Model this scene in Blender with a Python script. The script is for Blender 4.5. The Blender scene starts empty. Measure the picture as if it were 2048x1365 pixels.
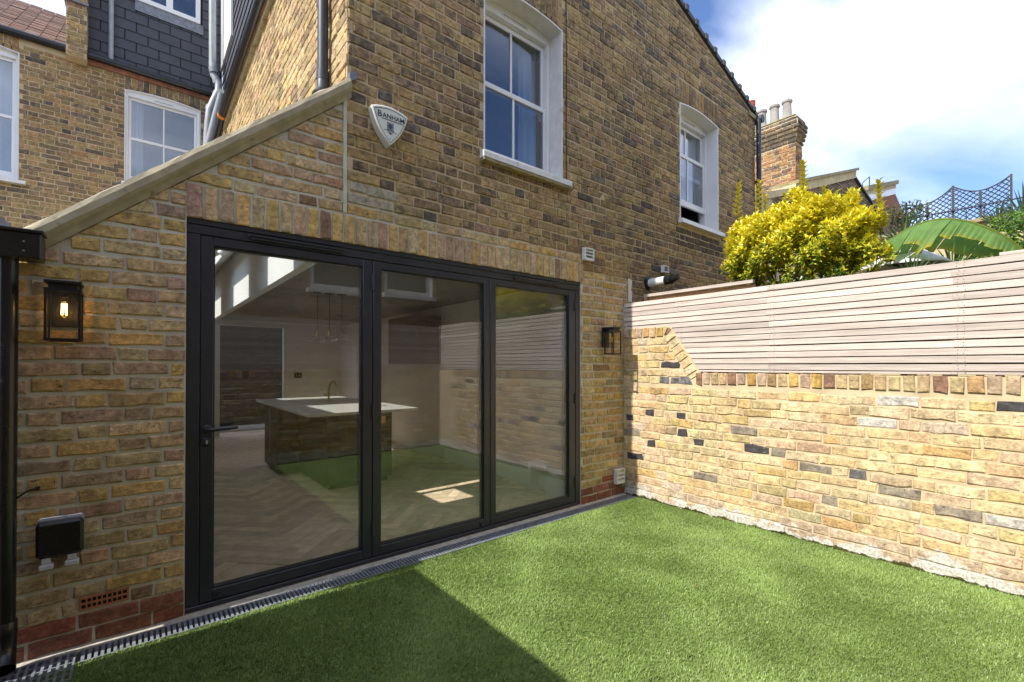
import bpy, math
import numpy as np
from mathutils import Vector
S = bpy.context.scene
COL = S.collection
RS = np.random.RandomState(11)
sin, cos, pi, rad = math.sin, math.cos, math.pi, math.radians

# ------------------------------------------------------------------ camera
CAM = np.array([-0.1989, -2.9858, 1.3115]); YAW = rad(-39.153); PITCH = rad(0.439); FPX = 919.862; CY = 724.5
cd = bpy.data.cameras.new('camera'); cam = bpy.data.objects.new('camera', cd); COL.objects.link(cam)
cam.location = CAM; cam.rotation_euler = (pi / 2 + PITCH, 0, YAW)
cd.sensor_width = 36; cd.lens = 36 * FPX / 2048; cd.shift_y = (CY - 682.5) / 2048
cd.clip_start = 0.05; cd.clip_end = 2000
S.camera = cam
_F = np.array([-sin(YAW) * cos(PITCH), cos(YAW) * cos(PITCH), sin(PITCH)]); _R = np.array([cos(YAW), sin(YAW), 0.]); _U = np.cross(_R, _F)
def proj(p):
    d = np.asarray(p, float) - CAM; z = d @ _F
    return 1024 + FPX * (d @ _R) / z, CY - FPX * (d @ _U) / z, z
def on(px, py, ax, v):                        # point of a real plane (x, y or z = v) read off the photograph
    d = _F + _R * (px - 1024) / FPX - _U * (py - CY) / FPX
    return CAM + d * (v - CAM[ax]) / d[ax]
def inview(p, m=0.12):
    x, y, z = proj(p)
    return z > .1 and -m * 2048 < x < (1 + m) * 2048 and -m * 1365 < y < (1 + m) * 1365

# ------------------------------------------------------------------ world, sun, exposure
SUN = Vector((1, -.035, -1.05)).normalized()
EL = math.asin(-SUN.z)
W = bpy.data.worlds.new('World'); S.world = W; W.use_nodes = True
nt = W.node_tree; nt.nodes.clear(); N = nt.nodes.new; LK = nt.links.new
out = N('ShaderNodeOutputWorld'); bg = N('ShaderNodeBackground'); sky = N('ShaderNodeTexSky')
sky.sky_type = 'NISHITA'; sky.sun_disc = False; sky.sun_elevation = EL; sky.sun_rotation = rad(-90 + 2)
sky.air_density = 1.0; sky.dust_density = 0.25; sky.ozone_density = 2.2
bg.inputs[1].default_value = 0.15
tc = N('ShaderNodeTexCoord'); sep = N('ShaderNodeSeparateXYZ'); LK(tc.outputs['Generated'], sep.inputs[0])
za = N('ShaderNodeMath'); za.operation = 'ADD'; za.inputs[1].default_value = .12; LK(sep.outputs[2], za.inputs[0])
zm = N('ShaderNodeMath'); zm.operation = 'MAXIMUM'; zm.inputs[1].default_value = .06; LK(za.outputs[0], zm.inputs[0])
dv = []
for i in (0, 1):
    q = N('ShaderNodeMath'); q.operation = 'DIVIDE'; LK(sep.outputs[i], q.inputs[0]); LK(zm.outputs[0], q.inputs[1]); dv.append(q)
cmb = N('ShaderNodeCombineXYZ'); LK(dv[0].outputs[0], cmb.inputs[0]); LK(dv[1].outputs[0], cmb.inputs[1])
CLOUD = (3.9, 2.2, 0.0)
mp = N('ShaderNodeMapping'); mp.inputs['Location'].default_value = CLOUD; mp.inputs['Rotation'].default_value = (0, 0, .5); mp.inputs['Scale'].default_value = (.55, .85, 1); LK(cmb.outputs[0], mp.inputs[0])
nz = N('ShaderNodeTexNoise'); nz.inputs['Scale'].default_value = 1.0; nz.inputs['Detail'].default_value = 9; nz.inputs['Roughness'].default_value = .52; nz.inputs['Distortion'].default_value = .35; LK(mp.outputs[0], nz.inputs[0])
cr = N('ShaderNodeValToRGB'); cr.color_ramp.elements[0].position = .39; cr.color_ramp.elements[1].position = .74; LK(nz.outputs['Fac'], cr.inputs[0])
nz2 = N('ShaderNodeTexNoise'); nz2.inputs['Scale'].default_value = .8; nz2.inputs['Detail'].default_value = 5; mp2 = N('ShaderNodeMapping'); mp2.inputs['Location'].default_value = (4.6, 4.2, 0.0); LK(cmb.outputs[0], mp2.inputs[0]); LK(mp2.outputs[0], nz2.inputs[0])
cr2 = N('ShaderNodeValToRGB'); cr2.color_ramp.elements[0].position = .38; cr2.color_ramp.elements[1].position = .62
cr2.color_ramp.elements[0].color = (3.3, 3.7, 4.6, 1); cr2.color_ramp.elements[1].color = (10.5, 10.5, 10.6, 1); LK(nz2.outputs['Fac'], cr2.inputs[0])
mx = N('ShaderNodeMix'); mx.data_type = 'RGBA'; LK(cr.outputs[0], mx.inputs[0]); skm = N('ShaderNodeMix'); skm.data_type = 'RGBA'; skm.blend_type = 'MULTIPLY'; skm.inputs[0].default_value = 1; skm.inputs[7].default_value = (.50, .55, .67, 1); LK(sky.outputs[0], skm.inputs[6]); LK(skm.outputs[2], mx.inputs[6]); LK(cr2.outputs[0], mx.inputs[7])
LK(mx.outputs[2], bg.inputs[0]); LK(bg.outputs[0], out.inputs[0])
sl = bpy.data.lights.new('sun', 'SUN'); sl.energy = 2.65; sl.angle = rad(.55); sl.color = (1, .95, .86)
so = bpy.data.objects.new('sun', sl); COL.objects.link(so); so.location = (-20, 0, 25); so.rotation_euler = SUN.to_track_quat('-Z', 'Y').to_euler()
vs = S.view_settings; vs.view_transform = 'Standard'; vs.look = 'None'; vs.exposure = 1.26; vs.gamma = 1; vs.use_curve_mapping = False
S.cycles.max_bounces = 8; S.cycles.transparent_max_bounces = 16; S.cycles.caustics_reflective = False; S.cycles.caustics_refractive = False

# ------------------------------------------------------------------ helpers: meshes and objects
WL = {}
class MB:
    def __init__(s): s.v = []; s.f = []; s.c = []
    def add(s, vs, fs, col=None):
        o = len(s.v); s.v += [tuple(map(float, p)) for p in vs]; s.f += [tuple(i + o for i in f) for f in fs]
        s.c += [col or (1, 1, 1, 1)] * len(vs); return s
    def box(s, x0, x1, y0, y1, z0, z1, b=0, col=None):
        if x0 > x1: x0, x1 = x1, x0
        if y0 > y1: y0, y1 = y1, y0
        if z0 > z1: z0, z1 = z1, z0
        b = min(b, (x1 - x0) * .45, (y1 - y0) * .45, (z1 - z0) * .45)
        if b <= 0:
            v = [(x, y, z) for z in (z0, z1) for y in (y0, y1) for x in (x0, x1)]
            return s.add(v, [(0, 2, 3, 1), (4, 5, 7, 6), (0, 1, 5, 4), (2, 6, 7, 3), (0, 4, 6, 2), (1, 3, 7, 5)], col)
        v = []; ix = {}
        for k in (0, 1):
            for j in (0, 1):
                for i in (0, 1):
                    X, Y, Z = (x0, x1)[i], (y0, y1)[j], (z0, z1)[k]; dx, dy, dz = (b, -b)[i], (b, -b)[j], (b, -b)[k]
                    ix[i, j, k] = len(v); v += [(X, Y + dy, Z + dz), (X + dx, Y, Z + dz), (X + dx, Y + dy, Z)]
        f = []
        I = lambda i, j, k, a: ix[i, j, k] + a
        for a in (0, 1): f.append([I(a, 0, 0, 0), I(a, 1, 0, 0), I(a, 1, 1, 0), I(a, 0, 1, 0)]); f.append([I(0, a, 0, 1), I(1, a, 0, 1), I(1, a, 1, 1), I(0, a, 1, 1)]); f.append([I(0, 0, a, 2), I(1, 0, a, 2), I(1, 1, a, 2), I(0, 1, a, 2)])
        for a in (0, 1):
            for c in (0, 1):
                f.append([I(a, c, 0, 0), I(a, c, 1, 0), I(a, c, 1, 1), I(a, c, 0, 1)])
                f.append([I(a, 0, c, 0), I(a, 1, c, 0), I(a, 1, c, 2), I(a, 0, c, 2)])
                f.append([I(0, a, c, 1), I(1, a, c, 1), I(1, a, c, 2), I(0, a, c, 2)])
        for i in (0, 1):
            for j in (0, 1):
                for k in (0, 1): f.append([I(i, j, k, 0), I(i, j, k, 1), I(i, j, k, 2)])
        return s.add(v, f, col)
    def prism(s, poly, ax, a0, a1, col=None):
        m = {'x': lambda p, a: (a, p[0], p[1]), 'y': lambda p, a: (p[0], a, p[1]), 'z': lambda p, a: (p[0], p[1], a)}[ax]
        n = len(poly); v = [m(p, a0) for p in poly] + [m(p, a1) for p in poly]
        return s.add(v, [tuple(range(n))[::-1], tuple(range(n, 2 * n))] + [(i, (i + 1) % n, (i + 1) % n + n, i + n) for i in range(n)], col)
    def tube(s, path, r, n=10, cap=True, col=None):
        P = [Vector(p) for p in path]; rr = r if isinstance(r, (list, tuple)) else [r] * len(P)
        v = []; f = []; prev = None
        for i, p in enumerate(P):
            t = (P[min(i + 1, len(P) - 1)] - P[max(i - 1, 0)]).normalized()
            if prev is None: a = t.orthogonal().normalized()
            else: a = (prev - t * prev.dot(t)).normalized()
            prev = a; b = t.cross(a)
            for k in range(n): q = p + (a * cos(2 * pi * k / n) + b * sin(2 * pi * k / n)) * rr[i]; v.append(q[:])
        for i in range(len(P) - 1):
            for k in range(n): f.append((i * n + k, i * n + (k + 1) % n, (i + 1) * n + (k + 1) % n, (i + 1) * n + k))
        if cap: f.append(tuple(range(n))[::-1]); f.append(tuple(range((len(P) - 1) * n, len(P) * n)))
        return s.add(v, f, col)
    def lathe(s, prof, c, ax='z', n=20, cap=True, col=None):
        v = []; f = []
        for r, h in prof:
            for k in range(n):
                a = 2 * pi * k / n; u, w = r * cos(a), r * sin(a)
                v.append({'z': (c[0] + u, c[1] + w, c[2] + h), 'y': (c[0] + u, c[1] + h, c[2] + w), 'x': (c[0] + h, c[1] + u, c[2] + w)}[ax])
        for i in range(len(prof) - 1):
            for k in range(n): f.append((i * n + k, i * n + (k + 1) % n, (i + 1) * n + (k + 1) % n, (i + 1) * n + k))
        if cap: f.append(tuple(range(n))[::-1]); f.append(tuple(range((len(prof) - 1) * n, len(prof) * n)))
        return s.add(v, f, col)
    def build(s, name, mat, parent=None, smooth=False, kind=None, colors=False):
        A = np.array(s.v, float); c = (A.min(0) + A.max(0)) / 2
        if not parent: c[2] = A[:, 2].min()
        me = bpy.data.meshes.new(name); me.from_pydata((A - c).tolist(), [], s.f)
        if colors:
            at = me.attributes.new('bcol', 'FLOAT_COLOR', 'POINT'); at.data.foreach_set('color', np.array(s.c, np.float32).ravel())
        me.materials.append(mat)
        if smooth:
            me.shade_smooth(); me.set_sharp_from_angle(angle=rad(40))
        o = bpy.data.objects.new(name, me); COL.objects.link(o); WL[o.name] = c
        if parent: o.parent = parent; o.location = c - WL[parent.name]
        else: o.location = c
        if kind: o['kind'] = kind
        return o
def tag(o, label, cat, group=None, kind=None):
    o['label'] = label; o['category'] = cat
    if group: o['group'] = group
    if kind: o['kind'] = kind
    return o
def thing(name, loc, label, cat, group=None):
    o = bpy.data.objects.new(name, None); COL.objects.link(o); o.location = loc; o.empty_display_size = .1; WL[o.name] = np.array(loc, float)
    return tag(o, label, cat, group)
def bx(name, mat, parent, *a, b=0, **k): return MB().box(*a, b=b).build(name, mat, parent, **k)

# ------------------------------------------------------------------ helpers: materials
def nodes(name):
    m = bpy.data.materials.new(name); m.use_nodes = True; t = m.node_tree; b = t.nodes['Principled BSDF']
    return m, t, b
def noise(t, scale, detail=4, rough=.55, vec=None, stretch=None, dist=0):
    n = t.nodes.new('ShaderNodeTexNoise'); n.inputs['Scale'].default_value = scale; n.inputs['Detail'].default_value = detail; n.inputs['Roughness'].default_value = rough; n.inputs['Distortion'].default_value = dist
    if vec is None:
        g = t.nodes.new('ShaderNodeNewGeometry'); vec = g.outputs['Position']
    if stretch:
        mp = t.nodes.new('ShaderNodeMapping'); mp.inputs['Scale'].default_value = stretch; t.links.new(vec, mp.inputs[0]); vec = mp.outputs[0]
    t.links.new(vec, n.inputs['Vector']); return n.outputs['Fac']
def ramp(t, fac, p0, p1, c0=(0, 0, 0), c1=(1, 1, 1)):
    r = t.nodes.new('ShaderNodeValToRGB'); e = r.color_ramp.elements; e[0].position = p0; e[1].position = p1
    e[0].color = (*c0, 1); e[1].color = (*c1, 1); t.links.new(fac, r.inputs[0]); return r.outputs[0]
def mixc(t, fac, a, b, mode='MIX'):
    m = t.nodes.new('ShaderNodeMix'); m.data_type = 'RGBA'; m.blend_type = mode
    for i, q in ((0, fac), (6, a), (7, b)):
        if isinstance(q, (int, float)): m.inputs[i].default_value = q
        elif isinstance(q, tuple): m.inputs[i].default_value = (*q, 1) if len(q) == 3 else q
        else: t.links.new(q, m.inputs[i])
    return m.outputs[2]
def mth(t, op, a, b=None, clamp=False):
    m = t.nodes.new('ShaderNodeMath'); m.operation = op; m.use_clamp = clamp
    for i, q in ((0, a), (1, b)):
        if q is None: continue
        if isinstance(q, (int, float)): m.inputs[i].default_value = q
        else: t.links.new(q, m.inputs[i])
    return m.outputs[0]
def bump(t, b, h, strength=.4, dist=.004):
    n = t.nodes.new('ShaderNodeBump'); n.inputs['Strength'].default_value = strength; n.inputs['Distance'].default_value = dist
    t.links.new(h, n.inputs['Height']); t.links.new(n.outputs[0], b.inputs['Normal'])
def simple(name, col, rough=.5, metal=0, var=.15, vs=8, bmp=0, bs=60, spec=.5, dirt=None, stretch=None):
    m, t, b = nodes(name); b.inputs['Roughness'].default_value = rough; b.inputs['Metallic'].default_value = metal; b.inputs['Specular IOR Level'].default_value = spec
    n = noise(t, vs, 6, .6, stretch=stretch)
    c = mixc(t, ramp(t, n, .3, .7), tuple(x * (1 - var) for x in col), tuple(min(1, x * (1 + var)) for x in col))
    if dirt:
        d = ramp(t, noise(t, dirt[1], 7, .65), dirt[2], dirt[2] + .12); c = mixc(t, d, c, dirt[0])
    t.links.new(c, b.inputs['Base Color'])
    rr = t.nodes.new('ShaderNodeMapRange'); rr.inputs[3].default_value = max(.02, rough - .08); rr.inputs[4].default_value = min(1, rough + .1); t.links.new(noise(t, vs * 3, 4), rr.inputs[0]); t.links.new(rr.outputs[0], b.inputs['Roughness'])
    if bmp: bump(t, b, noise(t, bs, 8, .65, stretch=stretch), bmp)
    return m
def brick_mat(name, paint=False, speck=.5):
    m, t, b = nodes(name); b.inputs['Roughness'].default_value = .9; b.inputs['Specular IOR Level'].default_value = .2
    a = t.nodes.new('ShaderNodeAttribute'); a.attribute_name = 'bcol'
    blot = noise(t, 20, 7, .68); fine = noise(t, 60, 8, .75); strk = noise(t, 22, 6, .66, stretch=(1, 1, 2.8), dist=.8)
    c = mixc(t, 1.0, a.outputs['Color'], ramp(t, blot, .30, .70, (.55, .53, .53), (1.36, 1.34, 1.28)), 'MULTIPLY')
    c = mixc(t, 1.0, c, ramp(t, fine, .32, .68, (.62, .61, .60), (1.28, 1.28, 1.28)), 'MULTIPLY')
    bm = ramp(t, mth(t, 'ADD', mth(t, 'MULTIPLY', a.outputs['Alpha'], .40), mth(t, 'MULTIPLY', noise(t, 19, 6, .62), .9)), .58, .80)
    c = mixc(t, mth(t, 'MULTIPLY', bm, .85), c, (.075, .065, .058))
    sp = ramp(t, noise(t, 70, 3, .5), .665, .71); c = mixc(t, mth(t, 'MULTIPLY', sp, speck), c, (.05, .032, .02))
    crk = ramp(t, strk, .33, .39, (1, 1, 1), (0, 0, 0)); c = mixc(t, mth(t, 'MULTIPLY', crk, .62), c, (.10, .065, .04)); lt = ramp(t, strk, .60, .70); c = mixc(t, mth(t, 'MULTIPLY', lt, .28), c, (.80, .70, .52))
    h = mth(t, 'ADD', mth(t, 'MULTIPLY', fine, .6), mth(t, 'MULTIPLY', strk, .8)); h = mth(t, 'SUBTRACT', h, mth(t, 'MULTIPLY', sp, .5)); h = mth(t, 'SUBTRACT', h, mth(t, 'MULTIPLY', crk, .6))
    big = noise(t, 1.6, 5, .6, stretch=(1, 1, .45)); c = mixc(t, 1.0, c, ramp(t, big, .3, .7, (.80, .79, .79), (1.12, 1.12, 1.11)), 'MULTIPLY')
    if paint: c = painted(t, c)
    t.links.new(c, b.inputs['Base Color']); bump(t, b, h, .75, .007)
    return m
def painted(t, c):          # flaking whitewash and moss along the foot of the garden wall
    g = t.nodes.new('ShaderNodeNewGeometry'); s = t.nodes.new('ShaderNodeSeparateXYZ'); t.links.new(g.outputs['Position'], s.inputs[0])
    z = s.outputs[2]
    n = noise(t, 5, 6, .6); n2 = noise(t, 38, 7, .7)
    lim = mth(t, 'ADD', mth(t, 'MULTIPLY', n, .48), -.165)
    e = mth(t, 'SUBTRACT', lim, z); f = ramp(t, mth(t, 'ADD', mth(t, 'MULTIPLY', e, 14), mth(t, 'MULTIPLY', n2, 1.5)), .62, .86)
    c = mixc(t, f, c, mixc(t, ramp(t, noise(t, 60, 5), .35, .65), (.46, .41, .34), (.74, .71, .66)))
    e2 = mth(t, 'SUBTRACT', mth(t, 'ADD', mth(t, 'MULTIPLY', noise(t, 9, 5, .6), .12), -.055), z)
    f2 = ramp(t, mth(t, 'ADD', mth(t, 'MULTIPLY', e2, 22), mth(t, 'MULTIPLY', noise(t, 70, 5, .7), .8)), .5, .62)
    return mixc(t, f2, c, (.075, .075, .02))
def mortar_mat(name, col, paint=False, var=.18):
    m, t, b = nodes(name); b.inputs['Roughness'].default_value = .95; b.inputs['Specular IOR Level'].default_value = .15
    c = mixc(t, ramp(t, noise(t, 7, 7, .65), .3, .7), tuple(x * (1 - var) for x in col), tuple(x * (1 + var) for x in col))
    c = mixc(t, 1.0, c, ramp(t, noise(t, 260, 4, .6), .3, .7, (.8, .8, .8), (1.15, 1.15, 1.15)), 'MULTIPLY')
    if paint: c = painted(t, c)
    t.links.new(c, b.inputs['Base Color']); bump(t, b, noise(t, 170, 6, .7), .5, .004)
    return m
def glass_mat(name, k=2.0, tint=(.93, .96, .94), smear=0, dust=0):
    m = bpy.data.materials.new(name); m.use_nodes = True; t = m.node_tree; t.nodes.clear()
    o = t.nodes.new('ShaderNodeOutputMaterial'); mixs = t.nodes.new('ShaderNodeMixShader'); tr = t.nodes.new('ShaderNodeBsdfTransparent'); gl = t.nodes.new('ShaderNodeBsdfGlossy')
    tr.inputs[0].default_value = (*tint, 1); gl.inputs['Roughness'].default_value = 0.0
    lw = t.nodes.new('ShaderNodeLayerWeight'); lw.inputs[0].default_value = .5
    f = mth(t, 'POWER', lw.outputs['Facing'], 5); f = mth(t, 'ADD', mth(t, 'MULTIPLY', f, .96), .042); f = mth(t, 'MULTIPLY', f, k, True)
    if smear:
        bp = t.nodes.new('ShaderNodeBump'); bp.inputs['Strength'].default_value = smear; bp.inputs['Distance'].default_value = .002
        t.links.new(noise(t, 2.6, 2, .4), bp.inputs['Height']); t.links.new(bp.outputs[0], gl.inputs['Normal'])
    t.links.new(f, mixs.inputs[0]); t.links.new(tr.outputs[0], mixs.inputs[1]); t.links.new(gl.outputs[0], mixs.inputs[2])
    if dust:
        df = t.nodes.new('ShaderNodeBsdfDiffuse'); df.inputs[0].default_value = (.8, .8, .78, 1); m2 = t.nodes.new('ShaderNodeMixShader'); d_ = mth(t, 'MULTIPLY', ramp(t, noise(t, 4.5, 9, .72, dist=1.2), .45, .75), dust); t.links.new(d_, m2.inputs[0]); t.links.new(mixs.outputs[0], m2.inputs[1]); t.links.new(df.outputs[0], m2.inputs[2]); t.links.new(m2.outputs[0], o.inputs[0])
    else: t.links.new(mixs.outputs[0], o.inputs[0])
    return m
def attr_mat(name, rough=.5, sss=0, trans=0, var=.2, vs=40, spec=.4, bmp=0):
    m, t, b = nodes(name); a = t.nodes.new('ShaderNodeAttribute'); a.attribute_name = 'bcol'
    c = mixc(t, 1.0, a.outputs['Color'], ramp(t, noise(t, vs, 4), .3, .7, (1 - var,) * 3, (1 + var,) * 3), 'MULTIPLY')
    t.links.new(c, b.inputs['Base Color']); b.inputs['Roughness'].default_value = rough; b.inputs['Specular IOR Level'].default_value = spec
    if trans:
        tl = t.nodes.new('ShaderNodeBsdfTranslucent'); ms = t.nodes.new('ShaderNodeMixShader'); ms.inputs[0].default_value = trans
        t.links.new(c, tl.inputs[0]); t.links.new(b.outputs[0], ms.inputs[1]); t.links.new(tl.outputs[0], ms.inputs[2]); t.links.new(ms.outputs[0], t.nodes['Material Output'].inputs[0])
    if bmp: bump(t, b, noise(t, vs * 2, 5), bmp)
    return m
def wood_mat(name, c0, c1, stretch, rough=.65, rnd=.25, grain=60):
    m, t, b = nodes(name); oi = t.nodes.new('ShaderNodeObjectInfo')
    g = t.nodes.new('ShaderNodeNewGeometry'); ad = t.nodes.new('ShaderNodeVectorMath'); ad.operation = 'ADD'; t.links.new(g.outputs['Position'], ad.inputs[0])
    sc = t.nodes.new('ShaderNodeVectorMath'); sc.operation = 'SCALE'; sc.inputs[0].default_value = (7, 11, 5); t.links.new(oi.outputs['Random'], sc.inputs['Scale']); t.links.new(sc.outputs[0], ad.inputs[1])
    n = noise(t, grain, 8, .7, vec=ad.outputs[0], stretch=stretch); n2 = noise(t, 3.5, 4, .5, vec=ad.outputs[0], stretch=stretch)
    c = mixc(t, ramp(t, n, .3, .72), c0, c1); c = mixc(t, 1.0, c, ramp(t, n2, .3, .7, (.82, .80, .80), (1.12, 1.12, 1.12)), 'MULTIPLY')
    v = t.nodes.new('ShaderNodeMapRange'); v.inputs[3].default_value = 1 - rnd; v.inputs[4].default_value = 1 + rnd * .5; t.links.new(oi.outputs['Random'], v.inputs[0])
    c = mixc(t, 1.0, c, v.outputs[0], 'MULTIPLY'); t.links.new(c, b.inputs['Base Color']); b.inputs['Roughness'].default_value = rough; b.inputs['Specular IOR Level'].default_value = .3
    bump(t, b, n, .35, .003); return m
def emit_mat(name, col, st):
    m, t, b = nodes(name); b.inputs['Base Color'].default_value = (*col, 1); b.inputs['Emission Color'].default_value = (*col, 1); b.inputs['Emission Strength'].default_value = st; return m

M = dict(
    brick=brick_mat('stock_brick'), brickp=brick_mat('whitewashed_brick', True, .4),
    mnew=mortar_mat('new_mortar', (.56, .535, .43)), mold=mortar_mat('old_mortar', (.53, .425, .265)), mgar=mortar_mat('garden_mortar', (.62, .49, .31), True),
    frame=simple('anthracite_aluminium', (.028, .029, .037), .34, .0, .12, 3, .03, 200, dirt=((.07, .07, .075), 45, .72)),
    glass=glass_mat('door_glass', 2.0, (.98, .985, .975), .0008, .02), wglass=glass_mat('window_glass', 3.2, (.8, .85, .9), .01, .03), lglass=glass_mat('lantern_glass', .8, (.96, .96, .95)),
    white=simple('white_gloss_paint', (.78, .78, .78), .35, 0, .04, 5, .05, 90), oldwhite=simple('flaking_white_paint', (.70, .69, .67), .6, 0, .1, 18, .5, 60, dirt=((.30, .26, .20), 14, .63)),
    stone=simple('stained_stone', (.30, .25, .13), .9, 0, .3, 12, .5, 90, dirt=((.10, .08, .03), 16, .55)),
    coping=simple('cement_coping', (.38, .33, .225), .92, 0, .25, 9, .5, 70, dirt=((.14, .12, .07), 11, .60)),
    lead=simple('lead_flashing', (.20, .21, .23), .45, .3, .3, 20, .3, 40),
    slate=simple('grey_slate', (.052, .054, .066), .55, 0, .14, 3, .12, 30), gutter=simple('black_gutter_plastic', (.012, .012, .014), .22, 0, .2, 9, .02, 60),
    bluepipe=simple('slate_blue_pipe', (.020, .027, .038), .45, 0, .12, 6), greypipe=simple('grey_soil_pipe', (.30, .315, .33), .4, 0, .12, 8, dirt=((.16, .15, .13), 12, .62)),
    darkplas=simple('black_plastic', (.010, .010, .012), .28, 0, .2, 8), lightgrey=simple('light_grey_plastic', (.50, .52, .56), .4), greyplas=simple('grey_plastic', (.26, .27, .30), .4), whiteplas=simple('white_plastic', (.72, .72, .69), .45, 0, .05, 12, dirt=((.42, .40, .34), 22, .68)),
    terra=simple('terracotta', (.42, .16, .075), .85, 0, .2, 40, .3, 120), red=simple('red_engineering_brick', (.30, .09, .06), .8),
    conc=simple('concrete_strip', (.50, .46, .38), .9, 0, .25, 25, .5, 140, dirt=((.12, .10, .06), 20, .62)), grate=simple('galvanised_grate', (.34, .37, .42), .38, .45, .3, 40, .1, 150), pit=simple('pit_gap_black', (.012, .012, .012), .9),
    slat=wood_mat('weathered_cedar', (.50, .405, .335), (.75, .665, .59), (9, .35, 9), .75, .22, 16), beam=wood_mat('new_softwood', (.38, .24, .13), (.55, .38, .22), (8, .4, 8), .7, .1, 16),
    grass=attr_mat('artificial_grass', .42, trans=.25, var=.12, vs=5, spec=.5), turf=simple('turf_backing', (.14, .21, .05), .95, 0, .3, 30, .6, 200),
    ground=simple('bare_ground', (.14, .11, .075), .95, 0, .3, 4, .5, 30),
    inwhite=simple('interior_white_paint', (.74, .75, .73), .8, 0, .02, 2), inmid=simple('interior_white_dimmed', (.56, .55, .51), .8, 0, .03, 2), infar=simple('interior_white_shaded', (.17, .165, .15), .8, 0, .03, 2),  # walls and ceiling: the same white darkened so the room reads dim
    oak=wood_mat('oak_plank', (.80, .62, .42), (.92, .77, .58), (3, 3, 3), .5, .22, 30), island=simple('dark_oak_veneer', (.016, .013, .011), .6, 0, .4, 14, .1, 60, stretch=(1, 1, .2)), top=simple('white_quartz', (.70, .71, .69), .2, 0, .03, 10),
    brass=simple('brushed_brass', (.55, .36, .13), .3, .9), dark=simple('unlit_hall', (.02, .014, .012), .8), cab=simple('cabinet_brown', (.05, .032, .022), .5),
    lantern=simple('lantern_black_metal', (.010, .010, .012), .45, .2, .2, 20), fil=emit_mat('glowing_filament', (1, .60, .20), 9), bulb=glass_mat('amber_bulb_glass', .9, (1, .90, .66)),
    print=simple('dark_print', (.05, .06, .08), .6), print2=simple('grey_print', (.22, .25, .31), .6, 0, .5, 160), alarm=simple('alarm_cream_plastic', (.68, .69, .62), .4, 0, .05, 12, dirt=((.36, .36, .26), 13, .66)),
    render=simple('cream_render', (.52, .43, .25), .95, 0, .2, 6, .4, 60, dirt=((.25, .19, .10), 5, .6)), pot=simple('clay_pot', (.36, .33, .29), .9, 0, .2, 6, .2, 40, dirt=((.20, .16, .13), 5, .58)), redpot=simple('red_clay_pot', (.42, .10, .06), .8),
    tile=attr_mat('clay_roof_tile', .9, var=.3, vs=30, bmp=.3), leaf=attr_mat('shiny_leaf', .33, trans=.3, var=.1, vs=30), frond=attr_mat('palm_frond', .5, trans=.2, var=.1), banana=attr_mat('banana_leaf', .55, trans=.5, var=.12, vs=14, spec=.25), stem=simple('woody_stem', (.10, .07, .035), .9, 0, .3, 30, .4),
    iron=simple('weathered_iron', (.055, .052, .058), .7, .2, .35, 30, .2, 90), curtain=simple('white_curtain', (.66, .68, .68), .9, 0, .06, 4), room=simple('room_behind_glass', (.10, .115, .14), .9), wire=simple('black_cable', (.012, .012, .012), .6), orange=simple('orange_plastic', (.8, .25, .02), .5), timber=simple('old_red_timber', (.24, .10, .05), .9, 0, .4, 14, .4))

# ------------------------------------------------------------------ brickwork
class Plane:
    def __init__(s, O, U, Nn): s.O = np.array(O, float); s.U = np.array(U, float); s.N = np.array(Nn, float); s.V = np.array((0, 0, 1.))
    def w(s, u, v, w=0): return s.O + s.U * u + s.V * v + s.N * w
def clip(poly, hp):              # keep a*u + b*v <= c
    a, b, c = hp; o = []; n = len(poly)
    for i in range(n):
        p, q = poly[i], poly[(i + 1) % n]; dp, dq = a * p[0] + b * p[1] - c, a * q[0] + b * q[1] - c
        if dp <= 0: o.append(p)
        if (dp < 0 < dq) or (dq < 0 < dp): t = dp / (dp - dq); o.append((p[0] + (q[0] - p[0]) * t, p[1] + (q[1] - p[1]) * t))
    return o
def parea(p): return abs(sum(p[i][0] * p[(i + 1) % len(p)][1] - p[(i + 1) % len(p)][0] * p[i][1] for i in range(len(p)))) / 2
def lay(u0, u1, v0, v1, pitch=.075, h=.064, jt=.011, holes=(), clips=(), bond='flemish', seed=1, st=.215, hd=.1025, wob=.0015):
    r = np.random.RandomState(seed); res = []; k = 0; v = v0
    while v + h * .6 < v1:
        top = min(v + h, v1); seq = [st, hd] if bond == 'flemish' else ([st, st, st, hd] if bond == 'garden' else [st])
        u = u0 - (((st + hd) / 2 + jt) if k % 2 else 0) - (r.rand() * .04 if bond != 'stretch' else 0) - (.11 * (k % 2) if bond != 'flemish' else 0); i = r.randint(len(seq)) if bond == 'garden' else 0
        while u < u1:
            L = seq[i % len(seq)] * (1 + r.uniform(-.025, .025)); a, b = max(u, u0), min(u + L, u1); u += L + jt; i += 1
            if b - a < .028: continue
            segs = [(a, b)]
            for hx0, hx1, hz0, hz1 in holes:
                if min(top, hz1) - max(v, hz0) < .4 * (top - v): continue
                ns = []
                for sa, sb in segs:
                    if sb <= hx0 or sa >= hx1: ns.append((sa, sb)); continue
                    if hx0 - sa > .03: ns.append((sa, hx0))
                    if sb - hx1 > .03: ns.append((hx1, sb))
                segs = ns
            for sa, sb in segs:
                dz = r.normal(0, wob); P = [(sa, v + dz), (sb, v + dz + r.normal(0, wob)), (sb, top + dz + r.normal(0, wob)), (sa, top + dz)]
                for c in clips:
                    P = clip(P, c)
                    if len(P) < 3: break
                if len(P) >= 3 and parea(P) > .0011: res.append(P)
        k += 1; v = v0 + k * pitch
    return res
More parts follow.
